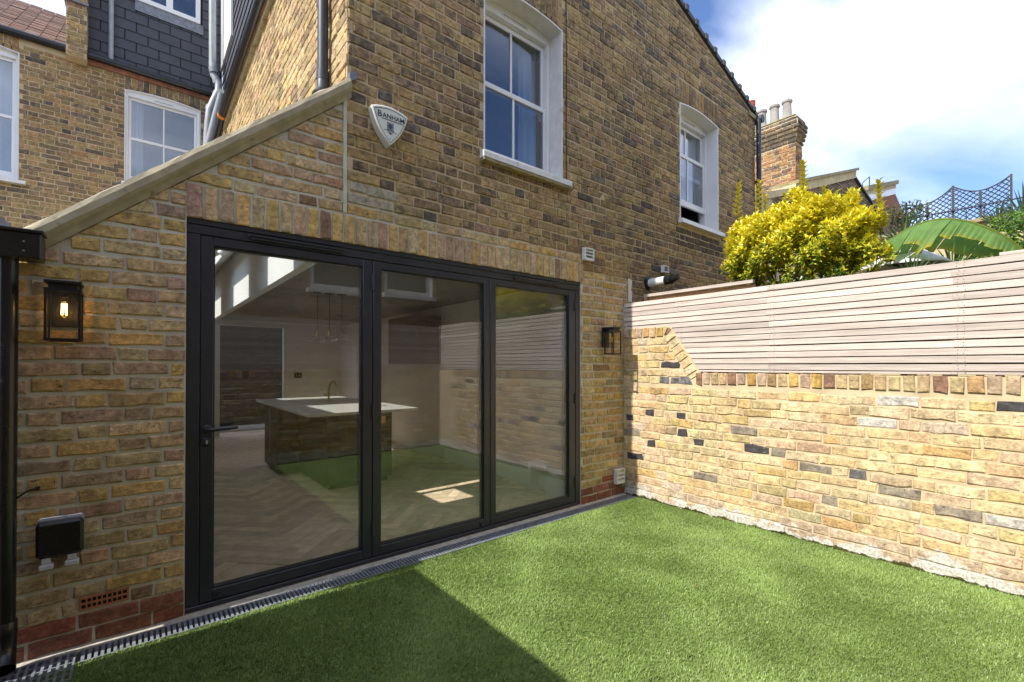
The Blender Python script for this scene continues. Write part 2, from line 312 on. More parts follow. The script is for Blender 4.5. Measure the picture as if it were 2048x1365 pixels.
def brick_geo(mb, poly, pl, col, r, proud=.008, depth=.012, jit=.0017):
    pts = []; n = len(poly)
    for i in range(n):
        p, q = poly[i], poly[(i + 1) % n]; L = math.hypot(q[0] - p[0], q[1] - p[1]); m = max(1, int(round(L / .07)))
        for j in range(m): pts.append((p[0] + (q[0] - p[0]) * j / m + r.normal(0, jit), p[1] + (q[1] - p[1]) * j / m + r.normal(0, jit)))
    n = len(pts); cx = sum(p[0] for p in pts) / n; cz = sum(p[1] for p in pts) / n
    pr = proud + r.normal(0, .0018); tu, tv = r.normal(0, .014), r.normal(0, .020)
    v = []
    ex = max(abs(p[0] - cx) for p in pts); ez = max(abs(p[1] - cz) for p in pts); su, sv = max(.5, 1 - .006 / ex), max(.5, 1 - .006 / ez)
    for p in pts: v.append(pl.w(p[0], p[1], -depth))
    for p in pts: v.append(pl.w(p[0], p[1], pr - .0045 + r.normal(0, .0008)))
    for p in pts: v.append(pl.w(cx + (p[0] - cx) * su, cz + (p[1] - cz) * sv, pr + tu * (p[0] - cx) + tv * (p[1] - cz) + r.normal(0, .0009)))
    f = []
    for a in (0, n): f += [(a + i, a + (i + 1) % n, a + n + (i + 1) % n, a + n + i) for i in range(n)]
    f.append(tuple(range(2 * n, 3 * n))); mb.add(v, f, col)
PAL = {
    'new': [((.56, .415, .225), 4, .0), ((.62, .47, .27), 3, .0), ((.58, .41, .26), 2.4, .0), ((.52, .34, .235), .7, .0), ((.60, .41, .17), 3, .0), ((.45, .35, .235), .8, .1), ((.36, .24, .14), .4, .15)],
    'old': [((.38, .27, .14), 4, .40), ((.42, .30, .155), 4, .34), ((.35, .25, .135), 3, .48), ((.31, .23, .15), 1.6, .56), ((.45, .325, .16), 2, .28), ((.34, .235, .15), 1.2, .42), ((.25, .21, .17), .5, .65)],
    'oldtan': [((.38, .27, .135), 4, .2), ((.32, .225, .12), 3, .3), ((.28, .205, .125), 2, .4), ((.42, .275, .13), 2, .15), ((.22, .17, .12), 1.2, .55)],
    'side': [((.50, .37, .20), 4, .05), ((.42, .30, .16), 2, .15), ((.56, .40, .19), 2, .05), ((.30, .22, .13), 1, .35)],
    'gar': [((.69, .52, .285), 5, .0), ((.71, .565, .345), 4, .0), ((.68, .515, .34), 2.2, .0), ((.66, .465, .21), 1.5, .05), ((.60, .49, .37), .8, .05), ((.50, .37, .23), .5, .15)],
    'cop': [((.58, .44, .24), 3, .1), ((.47, .30, .15), 2, .2), ((.33, .19, .12), 1.4, .3), ((.54, .38, .28), 1.5, .1), ((.58, .37, .12), 1.3, .1)],
    'red': [((.31, .125, .085), 3, .05), ((.27, .115, .085), 2, .1), ((.35, .17, .125), 1.5, .0)],
    'chim': [((.42, .22, .10), 4, .2), ((.36, .21, .12), 2, .35), ((.24, .16, .11), 2, .55), ((.46, .30, .15), 2, .15)],
    'soot': [((.16, .13, .10), 3, .6), ((.22, .17, .11), 3, .5), ((.28, .18, .10), 1, .4)]}
def pick(style, r):
    P = PAL[style]; w = np.array([p[1] for p in P]); i = r.choice(len(P), p=w / w.sum()); c, _, b = P[i]
    k = 1 + r.normal(0, .075); return (*[min(1, max(.01, x * k * (1 + r.normal(0, .03)))) for x in c], min(1, max(0, b + r.normal(0, .12))))
class Wallwork:
    """collects bricks of one thing; the ones that show largest become parts of their own, the rest one part"""
    def __init__(s): s.L = []
    def add(s, polys, pl, style, seed=3, proud=.008, jit=.0017, override=None):
        r = np.random.RandomState(seed)
        for p in polys:
            cu = sum(q[0] for q in p) / len(p); cv = sum(q[1] for q in p) / len(p); c = pick(style, r)
            if override: c = override(p, cu, cv, c)
            j = jit
            if max(c[:3]) < .12: p = [(cu + (q[0] - cu) * r.uniform(.88, .98), cv + (q[1] - cv) * r.uniform(.84, .98)) for q in p]; j = .0048
            s.L.append((p, pl, c, proud, j, pl.w(cu, cv)))
        return s
    def emit(s, parent, mat, n=300, name='brick', rest='brickwork', cull=True, seed=5):
        r = np.random.RandomState(seed); sc = []
        for i, b in enumerate(s.L):
            if cull and not inview(b[5]): sc.append(-1); continue
            x, y, z = proj(b[5]); vis = z > 0 and -20 < x < 2068 and -20 < y < 1385
            d = (b[5] - CAM); cs = abs(d @ b[1].N) / np.linalg.norm(d); sc.append(parea(b[0]) * cs / z ** 2 if vis else 1e-9)
        order = sorted([i for i in range(len(sc)) if sc[i] >= 0], key=lambda i: -sc[i])
        for i in order[:n]:
            p, pl, c, pr, j, _ = s.L[i]; mb = MB(); brick_geo(mb, p, pl, c, r, pr, jit=j); mb.build(name, mat, parent, colors=True)
        if len(order) > n:
            mb = MB()
            for i in order[n:]: p, pl, c, pr, j, _ = s.L[i]; brick_geo(mb, p, pl, c, r, pr, jit=j)
            mb.build(rest, mat, parent, colors=True, kind='stuff')
FAC = Plane((0, 0, 0), (1, 0, 0), (0, -1, 0))
GX = 3.736                                            # garden wall plane
GAR = Plane((GX, 0, 0), (0, -1, 0), (-1, 0, 0))

# ------------------------------------------------------------------ ground
tag(MB().add([(-300, -300, -.09), (300, -300, -.09), (300, 300, -.09), (-300, 300, -.09)], [(0, 1, 2, 3)]).build('ground', M['ground']), 'bare earth ground beneath and around the houses', 'ground', kind='structure')
YB = -3.68; XL = -.66
tag(MB().box(XL + .002, GX + .03, YB, -.170, -.085, -.022).build('lawn', M['turf']), 'artificial turf lawn sheet between drain and garden walls', 'lawn', kind='structure')
mb = MB()
def gn(x, y, a, b, c): return np.sin(x * a + y * b + c)
def make_grass():
    r = np.random.RandomState(2); n = 420000
    x = r.uniform(XL + .02, GX - .012, n); y = r.uniform(YB + .02, -.172, n)
    d = np.stack([x, y, np.full(n, -.02)], 1) - CAM; zf = d @ _F; px = 1024 + FPX * (d @ _R) / zf; py = CY - FPX * (d @ _U) / zf
    vis = (zf > .3) & (px > -160) & (px < 2210) & (py < 1520)
    keep = vis | (r.rand(n) < .22)
    x, y = x[keep], y[keep]; n = len(x)
    fl = gn(x, y, 3.1, 1.7, .4) + gn(x, y, -2.2, 4.3, 1.9) + .7 * gn(x, y, 7.9, -5.2, 2.2) + .6 * gn(x, y, 11.3, 9.4, .3)
    ml = np.zeros(n); rq = np.random.RandomState(77)
    for _ in range(26):
        a_, f_ = rq.uniform(0, 2 * pi), rq.uniform(3, 26); ml += np.sin((x * cos(a_) + y * sin(a_)) * f_ + rq.uniform(0, 6.3)) / f_ ** .35
    ml /= ml.std()
    th = fl * .40 + ml * .2 + r.normal(0, 1.0, n) - .8; ln = r.uniform(.012, .025, n) * (1 + .05 * fl + .03 * ml); lean = np.clip(r.normal(.55, .25, n) + .08 * fl, .05, 1.1)
    hx, hy = np.cos(th), np.sin(th); wx, wy = -hy, hx; tw = r.uniform(-1.2, 1.2, n); wx2 = np.cos(th + pi / 2 + tw); wy2 = np.sin(th + pi / 2 + tw); w = r.uniform(.0010, .0017, n)
    z0 = np.full(n, -.024)
    mid = np.stack([x + hx * ln * lean * .35, y + hy * ln * lean * .35, z0 + ln * .62], 1); tip = np.stack([x + hx * ln * lean, y + hy * ln * lean, z0 + ln * np.clip(1.02 - lean * .42, .3, 1)], 1)
    o = np.stack([wx2 * w, wy2 * w, np.zeros(n)], 1); b = np.stack([x, y, z0], 1)
    V = np.stack([b - o, b + o, mid + o * .9, mid - o * .9, tip], 1).reshape(-1, 3)
    me = bpy.data.meshes.new('grass'); me.vertices.add(n * 5); me.vertices.foreach_set('co', V.astype(np.float32).ravel())
    me.loops.add(n * 7); i = np.arange(n)[:, None] * 5; me.loops.foreach_set('vertex_index', (i + np.array([0, 1, 2, 3, 3, 2, 4])).astype(np.int32).ravel())
    me.polygons.add(n * 2); ls = (np.arange(n)[:, None] * 7 + np.array([0, 4])).ravel(); me.polygons.foreach_set('loop_start', ls.astype(np.int32))
    me.update(calc_edges=True)
    k = r.rand(n); t = r.rand(n)[:, None]
    base = np.where(k[:, None] < .62, np.array([.25, .36, .092]), np.where(k[:, None] < .86, np.array([.30, .41, .122]), np.where(k[:, None] < .96, np.array([.18, .28, .066]), np.array([.36, .38, .17]))))
    base = base * (.78 + .44 * t) * (1 + .05 * fl[:, None] + .045 * ml[:, None])
    colr = np.ones((n, 5, 4), np.float32); colr[:, :, :3] = base[:, None, :]
    at = me.attributes.new('bcol', 'FLOAT_COLOR', 'POINT'); at.data.foreach_set('color', colr.ravel()); me.materials.append(M['grass'])
    o = bpy.data.objects.new('grass', me); COL.objects.link(o); tag(o, 'short bright green artificial grass covering the garden', 'grass', kind='stuff')
make_grass()
# concrete threshold strip along the house
tag(MB().box(-.80, GX - .012, -.052, .06, -.085, -.012, b=.006).build('threshold_strip', M['conc']), 'narrow pale concrete strip between doors and drain', 'paving', kind='structure')

# ------------------------------------------------------------------ main house: extension and rear addition
H = thing('brick_house', (1.5, 0, 0), 'yellow stock brick house with black folding glass doors and sloping side extension', 'house')
cop = lambda x: 3.03 + .862 * (x - .845)              # underside of the sloping coping
ver = lambda x: 5.93 - .315 * abs(x - 3.87)           # verge of the gable
XC = .85; DW = 3.077; LB, LT = 2.108, 2.284
W1 = (1.937, 2.827, 3.025, 4.40); W2 = (4.815, 5.742, 3.075, 4.46); RISE = .045
def wallpiece(mb, poly, y0=0.0, y1=.28): mb.prism(poly, 'y', y0, y1)
mn = MB(); wallpiece(mn, [(-.80, -.1), (0, -.1), (0, cop(0)), (-.80, cop(-.80))], .001); wallpiece(mn, [(0, LB), (XC, LB), (XC, cop(XC)), (0, cop(0))], .001)
wallpiece(mn, [(XC, LB), (DW, LB), (DW, 2.372), (XC, 2.372)], .001); wallpiece(mn, [(DW, -.1), (GX + .11, -.1), (GX + .11, 2.223), (DW, 2.223)], .001)
mn.build('wall', M['mnew'], H)
mo = MB(); wallpiece(mo, [(XC, 2.372), (W1[0], 2.372), (W1[0], ver(W1[0])), (XC, ver(XC))]); wallpiece(mo, [(W1[0], 2.372), (W1[1], 2.372), (W1[1], W1[2] - .02), (W1[0], W1[2] - .02)])
wallpiece(mo, [(W1[0], W1[3] + .075), (W1[1], W1[3] + .075), (W1[1], ver(W1[1])), (W1[0], ver(W1[0]))]); wallpiece(mo, [(W1[1], 2.372), (DW, 2.372), (DW, ver(DW)), (W1[1], ver(W1[1]))])
wallpiece(mo, [(DW, 2.223), (GX + .11, 2.223), (GX + .11, ver(GX + .11)), (DW, ver(DW))]); wallpiece(mo, [(GX + .11, -.1), (W2[0], -.1), (W2[0], ver(W2[0])), (GX + .11, ver(GX + .11))])
wallpiece(mo, [(W2[0], -.1), (W2[1], -.1), (W2[1], W2[2] - .02), (W2[0], W2[2] - .02)]); wallpiece(mo, [(W2[0], W2[3] + .075), (W2[1], W2[3] + .075), (W2[1], ver(W2[1])), (W2[0], ver(W2[0]))]); wallpiece(mo, [(W2[1], -.1), (6.85, -.1), (6.85, ver(6.85)), (W2[1], ver(W2[1]))])
mo.box(XC, XC + .25, .281, 6.99, 3.0, 5.05); mo.box(6.60, 6.85, .281, 9, -.1, 4.95)
mo.build('wall', M['mold'], H)
WW = Wallwork()
holesN = [(-.415, -.218, .145, .213), (3.385, 3.56, .145, .212)]
WW.add(lay(-.80, -.006, .14, 3.3, .075, .0585, .0115, holesN, [(-.862, 1, 3.03 - .862 * .845 - .004), (1, 0, -.004)], seed=21), FAC, 'new', 31, .007, .0024)
WW.add(lay(.0, XC - .028, 2.298, 3.3, .075, .0585, .0115, (), [(-.862, 1, 3.03 - .862 * .845 - .004)], seed=22), FAC, 'new', 32, .007, .0024)
WW.add(lay(-.80, -.004, -.008, .135, .075, .064, .011, (), seed=23, bond='stretch'), FAC, 'red', 33, .007)
WW.add(lay(DW + .004, GX + .1, -.008, .135, .075, .064, .011, [(GX - .006, 9, -1, 9)], seed=24, bond='stretch'), FAC, 'red', 34, .007)
WW.add(lay(DW + .006, GX + .1, .14, 2.22, .075, .0585, .0115, holesN + [(GX - .012, 9, -1, 1.95)], seed=25), FAC, 'new', 35, .007, .0022, override=lambda p, u, v, c: (c[0] * .95, c[1] * .97, c[2] * .85, c[3]))
def smear(p, u, v, c):
    if v < 2.50 and .85 < u < 1.35: return (.46, .42, .33, .1) if (u * 37) % 1 < .5 else c
    if W2[0] - .05 < u < W2[1] + .05 and 2.72 < v < 3.03 or 4.0 < u < 4.7 and v < 2.36: return (c[0] * .55, c[1] * .55, c[2] * .6, .7)
    return c
WW.add(lay(XC + .004, DW + .006, 2.298, 2.37, .075, .062, .012, [(DW - .006, 9, 0, 9)], seed=26), FAC, 'new', 36, .007)
ho = [(W1[0] - .006, W1[1] + .006, W1[2] - .06, W1[3] + .30), (W1[0] - .04, W1[1] + .08, W1[2] - .075, W1[2]), (W2[0] - .006, W2[1] + .006, W2[2] - .06, W2[3] + .30), (W2[0] - .02, W2[1] + .09, W2[2] - .075, W2[2]), (GX + .02, 9, -1, 1.93)]
vclip = [(.315, 1, 5.93 + .315 * 3.87 - .03), (-.315, 1, 5.93 - .315 * 3.87 - .03)]
WW.add(lay(XC + .002, 6.848, 2.373, 5.95, .075, .063, .0115, ho, vclip, seed=27), FAC, 'old', 37, .007, .0019, override=smear)
WW.add(lay(GX + .112, 6.848, 1.85, 2.37, .075, .063, .0115, ho, vclip, seed=28), FAC, 'old', 38, .007, .0019)
WW.add(lay(DW + .006, GX + .11, 2.228, 2.37, .075, .063, .0115, ho, vclip, seed=29), FAC, 'oldtan', 39, .007, .0019)
SIDE = Plane((XC, 0, 0), (0, -1, 0), (-1, 0, 0))
WW.add(lay(-6.98, .004, 2.973, 5.03, .075, .063, .0115, (), (), seed=30), SIDE, 'side', 40, .007, .0022)
WW.emit(H, M['brick'], 300)
# soldier course and window arches
sb = Wallwork(); r = np.random.RandomState(8); x = .004
while x < DW + .012: w = .062 + r.uniform(-.003, .003); sb.add([[(x, LB + r.normal(0, .002)), (x + w, LB + r.normal(0, .002)), (x + w, LT), (x, LT)]], FAC, 'new', 50 + int(x * 400), .008, .0022); x += w + .0137
sb.emit(H, M['brick'], 60, 'soldier_brick', 'soldier_course')
for w, sd in ((W1, 70), (W2, 90)):
    ab = Wallwork(); n = 13; cxm = (w[0] + w[1]) / 2; hw = (w[1] - w[0]) / 2
    arc = lambda u: w[3] + RISE * (1 - ((u - cxm) / hw) ** 2)
    for i in range(n):
        a, b = w[0] + (w[1] - w[0]) * i / n + .005, w[0] + (w[1] - w[0]) * (i + 1) / n - .005; ab.add([[(a, arc(a) + .004), (b, arc(b) + .004), (b, w[3] + .285), (a, w[3] + .285)]], FAC, 'oldtan', sd + i, .008)
    ab.emit(H, M['brick'], 13, 'arch_brick', 'arch_bricks')
# air bricks
for a, b, z0, z1, nx in ((-.408, -.226, .150, .211, 9), (3.39, 3.552, .150, .210, 9)):
    f = MB(); f.box(a, b, -.008, .0, z0, z0 + .008); f.box(a, b, -.008, .0, z1 - .008, z1); f.box(a, a + .008, -.008, .0, z0 + .008, z1 - .008); f.box(b - .008, b, -.008, .0, z0 + .008, z1 - .008); zc = (z0 + z1) / 2; f.box(a + .008, b - .008, -.0075, .0, zc - .004, zc + .004)
    st = (b - a - .016) / nx
    for i in range(1, nx): f.box(a + .008 + st * i - .0028, a + .008 + st * i + .0028, -.007, 0, z0 + .008, zc - .004); f.box(a + .008 + st * i - .0028, a + .008 + st * i + .0028, -.007, 0, zc + .004, z1 - .008)
    o = f.build('air_brick', M['terra'], H); bx('opening', M['pit'], o, a + .004, b - .004, -.0012, -.0002, z0 + .004, z1 - .004)
# coping on the sloping gable (drip moulded: cap over a set-back cove)
def coping():
    m = MB(); n = 26; xs = np.linspace(-.60, .875, n); r = np.random.RandomState(4)
    prof = [(.05, .000), (-.012, .000), (-.026, .022), (-.050, .034), (-.062, .046), (-.066, .075), (-.058, .098), (-.03, .104), (.10, .108), (.10, .0)]
    v = []; f = []; k = len(prof)
    for i, x in enumerate(xs):
        for j, (y, z) in enumerate(prof): v.append((x - z * .30, y + r.normal(0, .0012), cop(x) + z * 1.0 + .002 + (r.normal(0, .0035) if j in (6, 7, 8) else r.normal(0, .0010))))
    for i in range(n - 1):
        for j in range(k): f.append((i * k + j, i * k + (j + 1) % k, (i + 1) * k + (j + 1) % k, (i + 1) * k + j))
    f.append(tuple(range(k))); f.append(tuple(range((n - 1) * k, n * k))[::-1]); m.add(v, f); return m.build('coping', M['coping'], H)
coping()
for a, b in ((.855, .905), (-.60, -.46), (-.05, .12)): MB().prism([(a, cop(a) + .108), (b, cop(b) + .108), (b, cop(b) + (.15 if a > .5 else .122)), (a, cop(a) + (.17 if a > .5 else .122))], 'y', -.045 if a < .5 else -.03, .09).build('flashing', M['lead'], H)
MB().box(XC - .026, XC - .003, -.0085, .0005, 2.30, cop(XC) - .004).build('pointing', M['mnew'], H)
# gable verge and roof slopes behind it
vm = MB()
for s in (-1, 1):
    e = 3.87 + s * 3.02
    vm.prism([(3.87, ver(3.87) + .003), (e, ver(e) + .003), (e, ver(e) + .055), (3.87, ver(3.87) + .055)], 'y', -.035, 7.0)
vm.build('roof', M['slate'], H)
for i in range(12): x = 4.2 + .23 * i; bx('verge_clip', M['slate'], H, x, x + .07, -.052, -.0352, ver(x) - .012, ver(x) + .062, b=.004)
bx('bargeboard', M['stone'], H, 6.62, 6.85, -.03, -.001, 4.93, 4.985)

MB().prism([(3.800, 1.985), (3.862, 1.98), (3.866, 2.09), (3.850, 2.11), (3.864, 2.21), (3.805, 2.235)], 'y', -.0125, -.0085).build('paint_patch', M['oldwhite'], H)
# ---- sash windows
def sash(parent, w, y0, name='sash_window', arch=True, curtain='right', low=0.0, dep=.145, bars=True, old=False, sill=True, bw=.0):
    x0, x1, z0, z1 = w; P = MB(); mw = M['white']; fw = .036; yf = y0 + dep
    cxm, hw = (x0 + x1) / 2, (x1 - x0) / 2; rise = RISE if arch else .0
    arc = lambda u: z1 + rise * (1 - ((u - cxm) / hw) ** 2)
    P.box(x0 + .012, x0 + .012 + fw, yf, yf + .09, z0, z1 - .002, b=.004); P.box(x1 - .012 - fw, x1 - .012, yf, yf + .09, z0, z1 - .002, b=.004); P.box(x0 + .012 + fw, x1 - .012 - fw, yf + .002, yf + .09, z0 + .002, z0 + .045, b=.004)
    us = np.linspace(x0 + .012, x1 - .012, 9); P.prism([(x0 + .012, z1 - .075)] + [(x1 - .012, z1 - .075)] + [(u, arc(u) - .013) for u in us[::-1]], 'y', yf + .001, yf + .085)
    o = P.build(name, mw, parent)
    rv = MB(); rv.box(x0 - .001, x0 + .011, y0 - .0085, yf + .09, z0 - .012, z1 + .001); rv.box(x1 - .011, x1 + .001, y0 - .0085, yf + .09, z0 - .012, z1 + .001)
    us = np.linspace(x0, x1, 11); rv.prism([(u, arc(u) - .012) for u in us] + [(u, arc(u) + .001) for u in us[::-1]], 'y', y0 - .0075, yf + .09)
    rv.build('reveal', M['oldwhite'] if old else mw, o)
    if sill:
        q = MB(); q.prism([(y0 - .062, z0 - .066), (y0 - .062, z0 - .022), (y0 - .05, z0 - .012), (yf + .03, z0 - .0), (yf + .03, z0 - .066)], 'x', x0 - .036, x1 + .078); q.build('sill', M['oldwhite'] if old else mw, o)
        if old: bx('sill_underside', M['stone'], o, x0 - .033, x1 + .075, y0 - .058, y0 + .02, z0 - .092, z0 - .0665, b=.006)
    a, b = x0 + .012 + fw, x1 - .012 - fw; zm = (z0 + z1) / 2 - .01; s = .038
    for nm, c, d, yy in (('upper', zm - .022, z1 - .076, yf + .045), ('lower', z0 + .046 + low, zm + .022 + low, yf + .012)):
        sm = MB(); sm.box(a + .001, a + s, yy, yy + .032, c, d, b=.004); sm.box(b - s, b - .001, yy, yy + .032, c, d, b=.004); br = .075 if nm == 'lower' else .048
        sm.box(a + s, b - s, yy + .001, yy + .031, c, c + br, b=.004); sm.box(a + s, b - s, yy + .001, yy + .031, d - .045, d, b=.004)
        if bars: sm.box((a + b) / 2 - .011, (a + b) / 2 + .011, yy + .004, yy + .028, c + br, d - .045, b=.003)
        sm.build('sash', mw, o)
        for g0, g1 in (((a + s, (a + b) / 2 - .011), ((a + b) / 2 + .011, b - s)) if bars else ((a + s, b - s),)): bx('pane', M['wglass'], o, g0, g1, yy + .012, yy + .020, c + br, d - .045)
    for xx in (a + .03, b - .03):      # sash horns
        MB().prism([(xx - .016, zm - .022), (xx + .016, zm - .022), (xx + .012, zm - .05), (xx + .004, zm - .075), (xx - .006, zm - .08), (xx - .012, zm - .055)], 'y', yf + .046, yf + .076).build('sash_horn', mw, o)
    bx('trickle_vent', M['white'], o, cxm - .15, cxm + .15, yf - .010, yf + .0005, z1 - .05, z1 - .032, b=.003); bx('vent_slot', M['pit'], o, cxm - .135, cxm + .135, yf - .0115, yf - .0102, z1 - .044, z1 - .039)
    rm = MB(); rm.box(x0 - .5, x1 + .5, yf + 1.2, yf + 1.22, z0 - .8, z1 + .4); rm.box(x0 - .5, x1 + .5, yf + .1, yf + 1.2, z0 - .82, z0 - .8); rm.box(x0 - .5, x1 + .5, yf + .1, yf + 1.2, z1 + .4, z1 + .42); rm.box(x0 - .52, x0 - .5, yf + .1, yf + 1.2, z0 - .8, z1 + .4); rm.box(x1 + .5, x1 + .52, yf + .1, yf + 1.2, z0 - .8, z1 + .4); rm.build('room_lining', M['room'], o)
    def drape(c0, c1):
        m = MB(); n = 40; v = []; f = []
        for i in range(n + 1):
            u = c0 + (c1 - c0) * i / n; yy = yf + .16 + .02 * sin(i * 1.25) + .008 * sin(i * 2.9 + 1); v += [(u, yy, z0 + .02), (u + .01 * sin(i * .9), yy - .005, (z0 + z1) / 2), (u, yy, z1 - .03)]
        for i in range(n): f += [(i * 3, i * 3 + 3, i * 3 + 4, i * 3 + 1), (i * 3 + 1, i * 3 + 4, i * 3 + 5, i * 3 + 2)]
        m.add(v, f).build('curtain', M['curtain'], o, smooth=True)
    wd = x1 - x0
    if curtain == 'right': drape(x1 - .30 * wd, x1 - .06)
    if curtain == 'left': drape(x0 + .06, x0 + .24 * wd)
    if curtain == 'full': drape(x0 + .05, x1 - .05)
    if curtain == 'blind': bx('blind', M['curtain'], o, x0 + .06, x1 - .06, yf + .13, yf + .14, zm + .05, z1 - .04)
    return o
sash(H, W1, 0, old=True); sash(H, W2, 0, curtain='blind', low=.22)

# ---- folding glass doors
FY = .012
fr = MB(); fr.box(0, DW, FY, FY + .075, 2.025, 2.075, b=.003); fr.box(0, .062, FY, FY + .075, .018, 2.0245, b=.003); fr.box(DW - .055, DW, FY, FY + .075, .018, 2.0245, b=.003); fr.box(0, DW, FY - .004, FY + .10, -.008, .0175, b=.003); fr.box(.001, DW - .001, FY - .006, FY + .07, 2.0755, 2.1075, b=.003)
fr.build('door_frame', M['frame'], H)
bx('steel_lintel', M['timber'], H, .0, DW, .003, .10, 2.1078, 2.1098)
PX = [(.065, 1.030), (1.034, 2.016), (2.020, DW - .058)]
GL = [(.125, .965), (1.092, 1.957), (2.077, 2.935)]
for i, ((a, b), (g0, g1)) in enumerate(zip(PX, GL)):
    p = MB(); y0, y1 = FY + .004, FY + .068; gz0, gz1 = .082, 1.972
    p.box(a, g0, y0, y1, .022, 2.022, b=.003); p.box(g1, b, y0, y1, .022, 2.022, b=.003); p.box(g0, g1, y0 + .0006, y1, .022, gz0, b=.003); p.box(g0, g1, y0 + .0006, y1, gz1, 2.022, b=.003)
    # glazing beads, set back
    p.box(g0, g0 + .008, y0 + .014, y1 - .01, gz0, gz1); p.box(g1 - .008, g1, y0 + .014, y1 - .01, gz0, gz1); p.box(g0 + .008, g1 - .008, y0 + .012, y1 - .01, gz0, gz0 + .009); p.box(g0 + .008, g1 - .008, y0 + .014, y1 - .01, gz1 - .008, gz1)
    P = p.build('door_panel', M['frame'], H)
    bx('pane', M['glass'], P, g0 + .004, g1 - .004, y0 + .022, y0 + .050, gz0 + .004, gz1 - .004)
    if i in (0, 2):
        hx = b + .002 if i == 0 else b - .006
        for hz in (.21, 1.0, 1.875): hg = MB(); hg.tube([(hx, y0 - .009, hz - .05), (hx, y0 - .009, hz + .05)], .008, 10); hg.box(hx - .012, hx + .012, y0 - .006, y0 - .0005, hz - .045, hz + .045, b=.002); hg.build('hinge', M['frame'], P, smooth=True)
    if i == 0:
        hd = MB(); hd.lathe([(.023, 0), (.023, -.010), (.019, -.013)], (.096, y0 - .0005, .965), 'y', 18); hd.tube([(.096, y0 - .01, .965), (.096, y0 - .048, .965), (.112, y0 - .058, .965), (.235, y0 - .058, .968)], [.010, .010, .011, .0085], 12); hd.build('handle', M['frame'], P, smooth=True)
        lk = MB(); lk.lathe([(.018, 0), (.018, -.009), (.014, -.011)], (.096, y0 - .0005, .895), 'y', 18); lk.box(.078, .114, y0 - .009, y0 - .0006, .872, .918, b=.008); lk.build('lock_plate', M['frame'], P, smooth=True)
        bx('lock_cylinder', M['greypipe'], P, .091, .101, y0 - .0135, y0 - .0112, .884, .906, b=.003)
    if i < 2:
        kx = g0 + .03 if i == 0 else g1 - .03; MB().lathe([(.010, 0), (.011, -.012), (.009, -.020), (.004, -.022)], (kx, y0 - .0005, .045), 'y', 12).build('door_stop', M['frame'], P, smooth=True)
for a, b in ((.289, .832), (2.254, 2.786)):
    v = MB(); v.box(a, b, FY - .022, FY - .0065, 2.050, 2.064, b=.004); v.box(a + .012, b - .012, FY - .016, FY - .001, 2.036, 2.0495, b=.002); v.build('trickle_vent', M['frame'], H)

# ------------------------------------------------------------------ inside: kitchen
tag(MB().box(-.58, 3.60, .10, 7.6, -.08, -.006).build('kitchen_floor', M['oak']), 'pale oak herringbone floor inside the kitchen', 'floor', kind='structure'); KF = bpy.data.objects['kitchen_floor']
def herringbone():
    Wd, L = .092, .552; c, s = cos(pi / 4), sin(pi / 4); rest = MB(); cand = []
    for k in range(-60, 90):
        for m in range(-16, 17):
            for t in (0, 1):
                ox, oy = k * Wd + m * L, k * Wd - m * L
                q = (ox, ox + L, oy, oy + Wd) if t == 0 else (ox + L, ox + L + Wd, oy + Wd - L, oy + Wd)
                g = .0012; pts = [(q[0] + g, q[2] + g), (q[1] - g, q[2] + g), (q[1] - g, q[3] - g), (q[0] + g, q[3] - g)]
                pts = [(1.5 + x * c - y * s, 2.5 + x * s + y * c) for x, y in pts]
                mx_, my_ = sum(p[0] for p in pts) / 4, sum(p[1] for p in pts) / 4
                if all(-.56 < p[0] < 3.55 and .105 < p[1] < 6.9 for p in pts): cand.append((my_, pts))
    cand.sort(key=lambda e: e[0])
    for i, (_, pts) in enumerate(cand):
        if i < 260: MB().prism(pts, 'z', -.006, .0).build('plank', M['oak'], KF)
        else: rest.prism(pts, 'z', -.006, .0)
    rest.build('planks', M['oak'], KF, kind='stuff')
herringbone()
slope = lambda x: 2.90 + .862 * (x - .86)             # ceiling of the side extension
rm = MB(); rm.box(3.15, 3.55, .30, 7.0, 0, 2.15); rm.box(-.62, -.56, .13, 7.0, 0, 1.75)
rm.box(-.56, .98, 7.0, 7.1, 0, 3.0); rm.box(.98, 2.06, 7.0, 7.1, 2.06, 3.0); rm.box(2.06, 3.6, 7.0, 7.1, 0, 3.0); rm.box(3.05, 3.56, .11, .42, 0, 2.15)
tag(rm.build('kitchen_wall', M['inmid']), 'plain white painted kitchen walls behind the glass', 'wall', kind='structure')
up = MB(); up.box(.86, .94, .13, 7.0, 2.15, 3.02); tag(up.build('rooflight_upstand', M['inwhite']), 'white wall strip beside the rooflights catching patches of sun', 'wall', kind='structure')
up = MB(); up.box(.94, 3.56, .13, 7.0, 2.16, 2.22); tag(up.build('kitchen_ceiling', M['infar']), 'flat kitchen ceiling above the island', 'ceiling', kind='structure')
SKY = [(1.37, 2.40, -.05, .62), (3.47, 4.62, -.05, .62), (5.90, 6.75, -.05, .62), (.92, 1.30, -.05, .20)]  # last, small opening is added only to throw the sun patch on the floor
sc = MB()
def slab(x0, x1, y0, y1): sc.prism([(x0, slope(x0)), (x1, slope(x1)), (x1, slope(x1) + .10), (x0, slope(x0) + .10)], 'y', y0, y1)
ys = [.29, .92, 1.30, 1.37, 2.40, 3.47, 4.62, 5.90, 6.75, 6.99]
for a, b in zip(ys[:-1], ys[1:]):
    h = [k for k in SKY if k[0] <= a + 1e-6 and b <= k[1] + 1e-6]
    if h: slab(-.62, h[0][2], a, b); slab(h[0][3], .86, a, b)
    else: slab(-.62, .86, a, b)
sc.build('roof_slope', M['inwhite'], H)
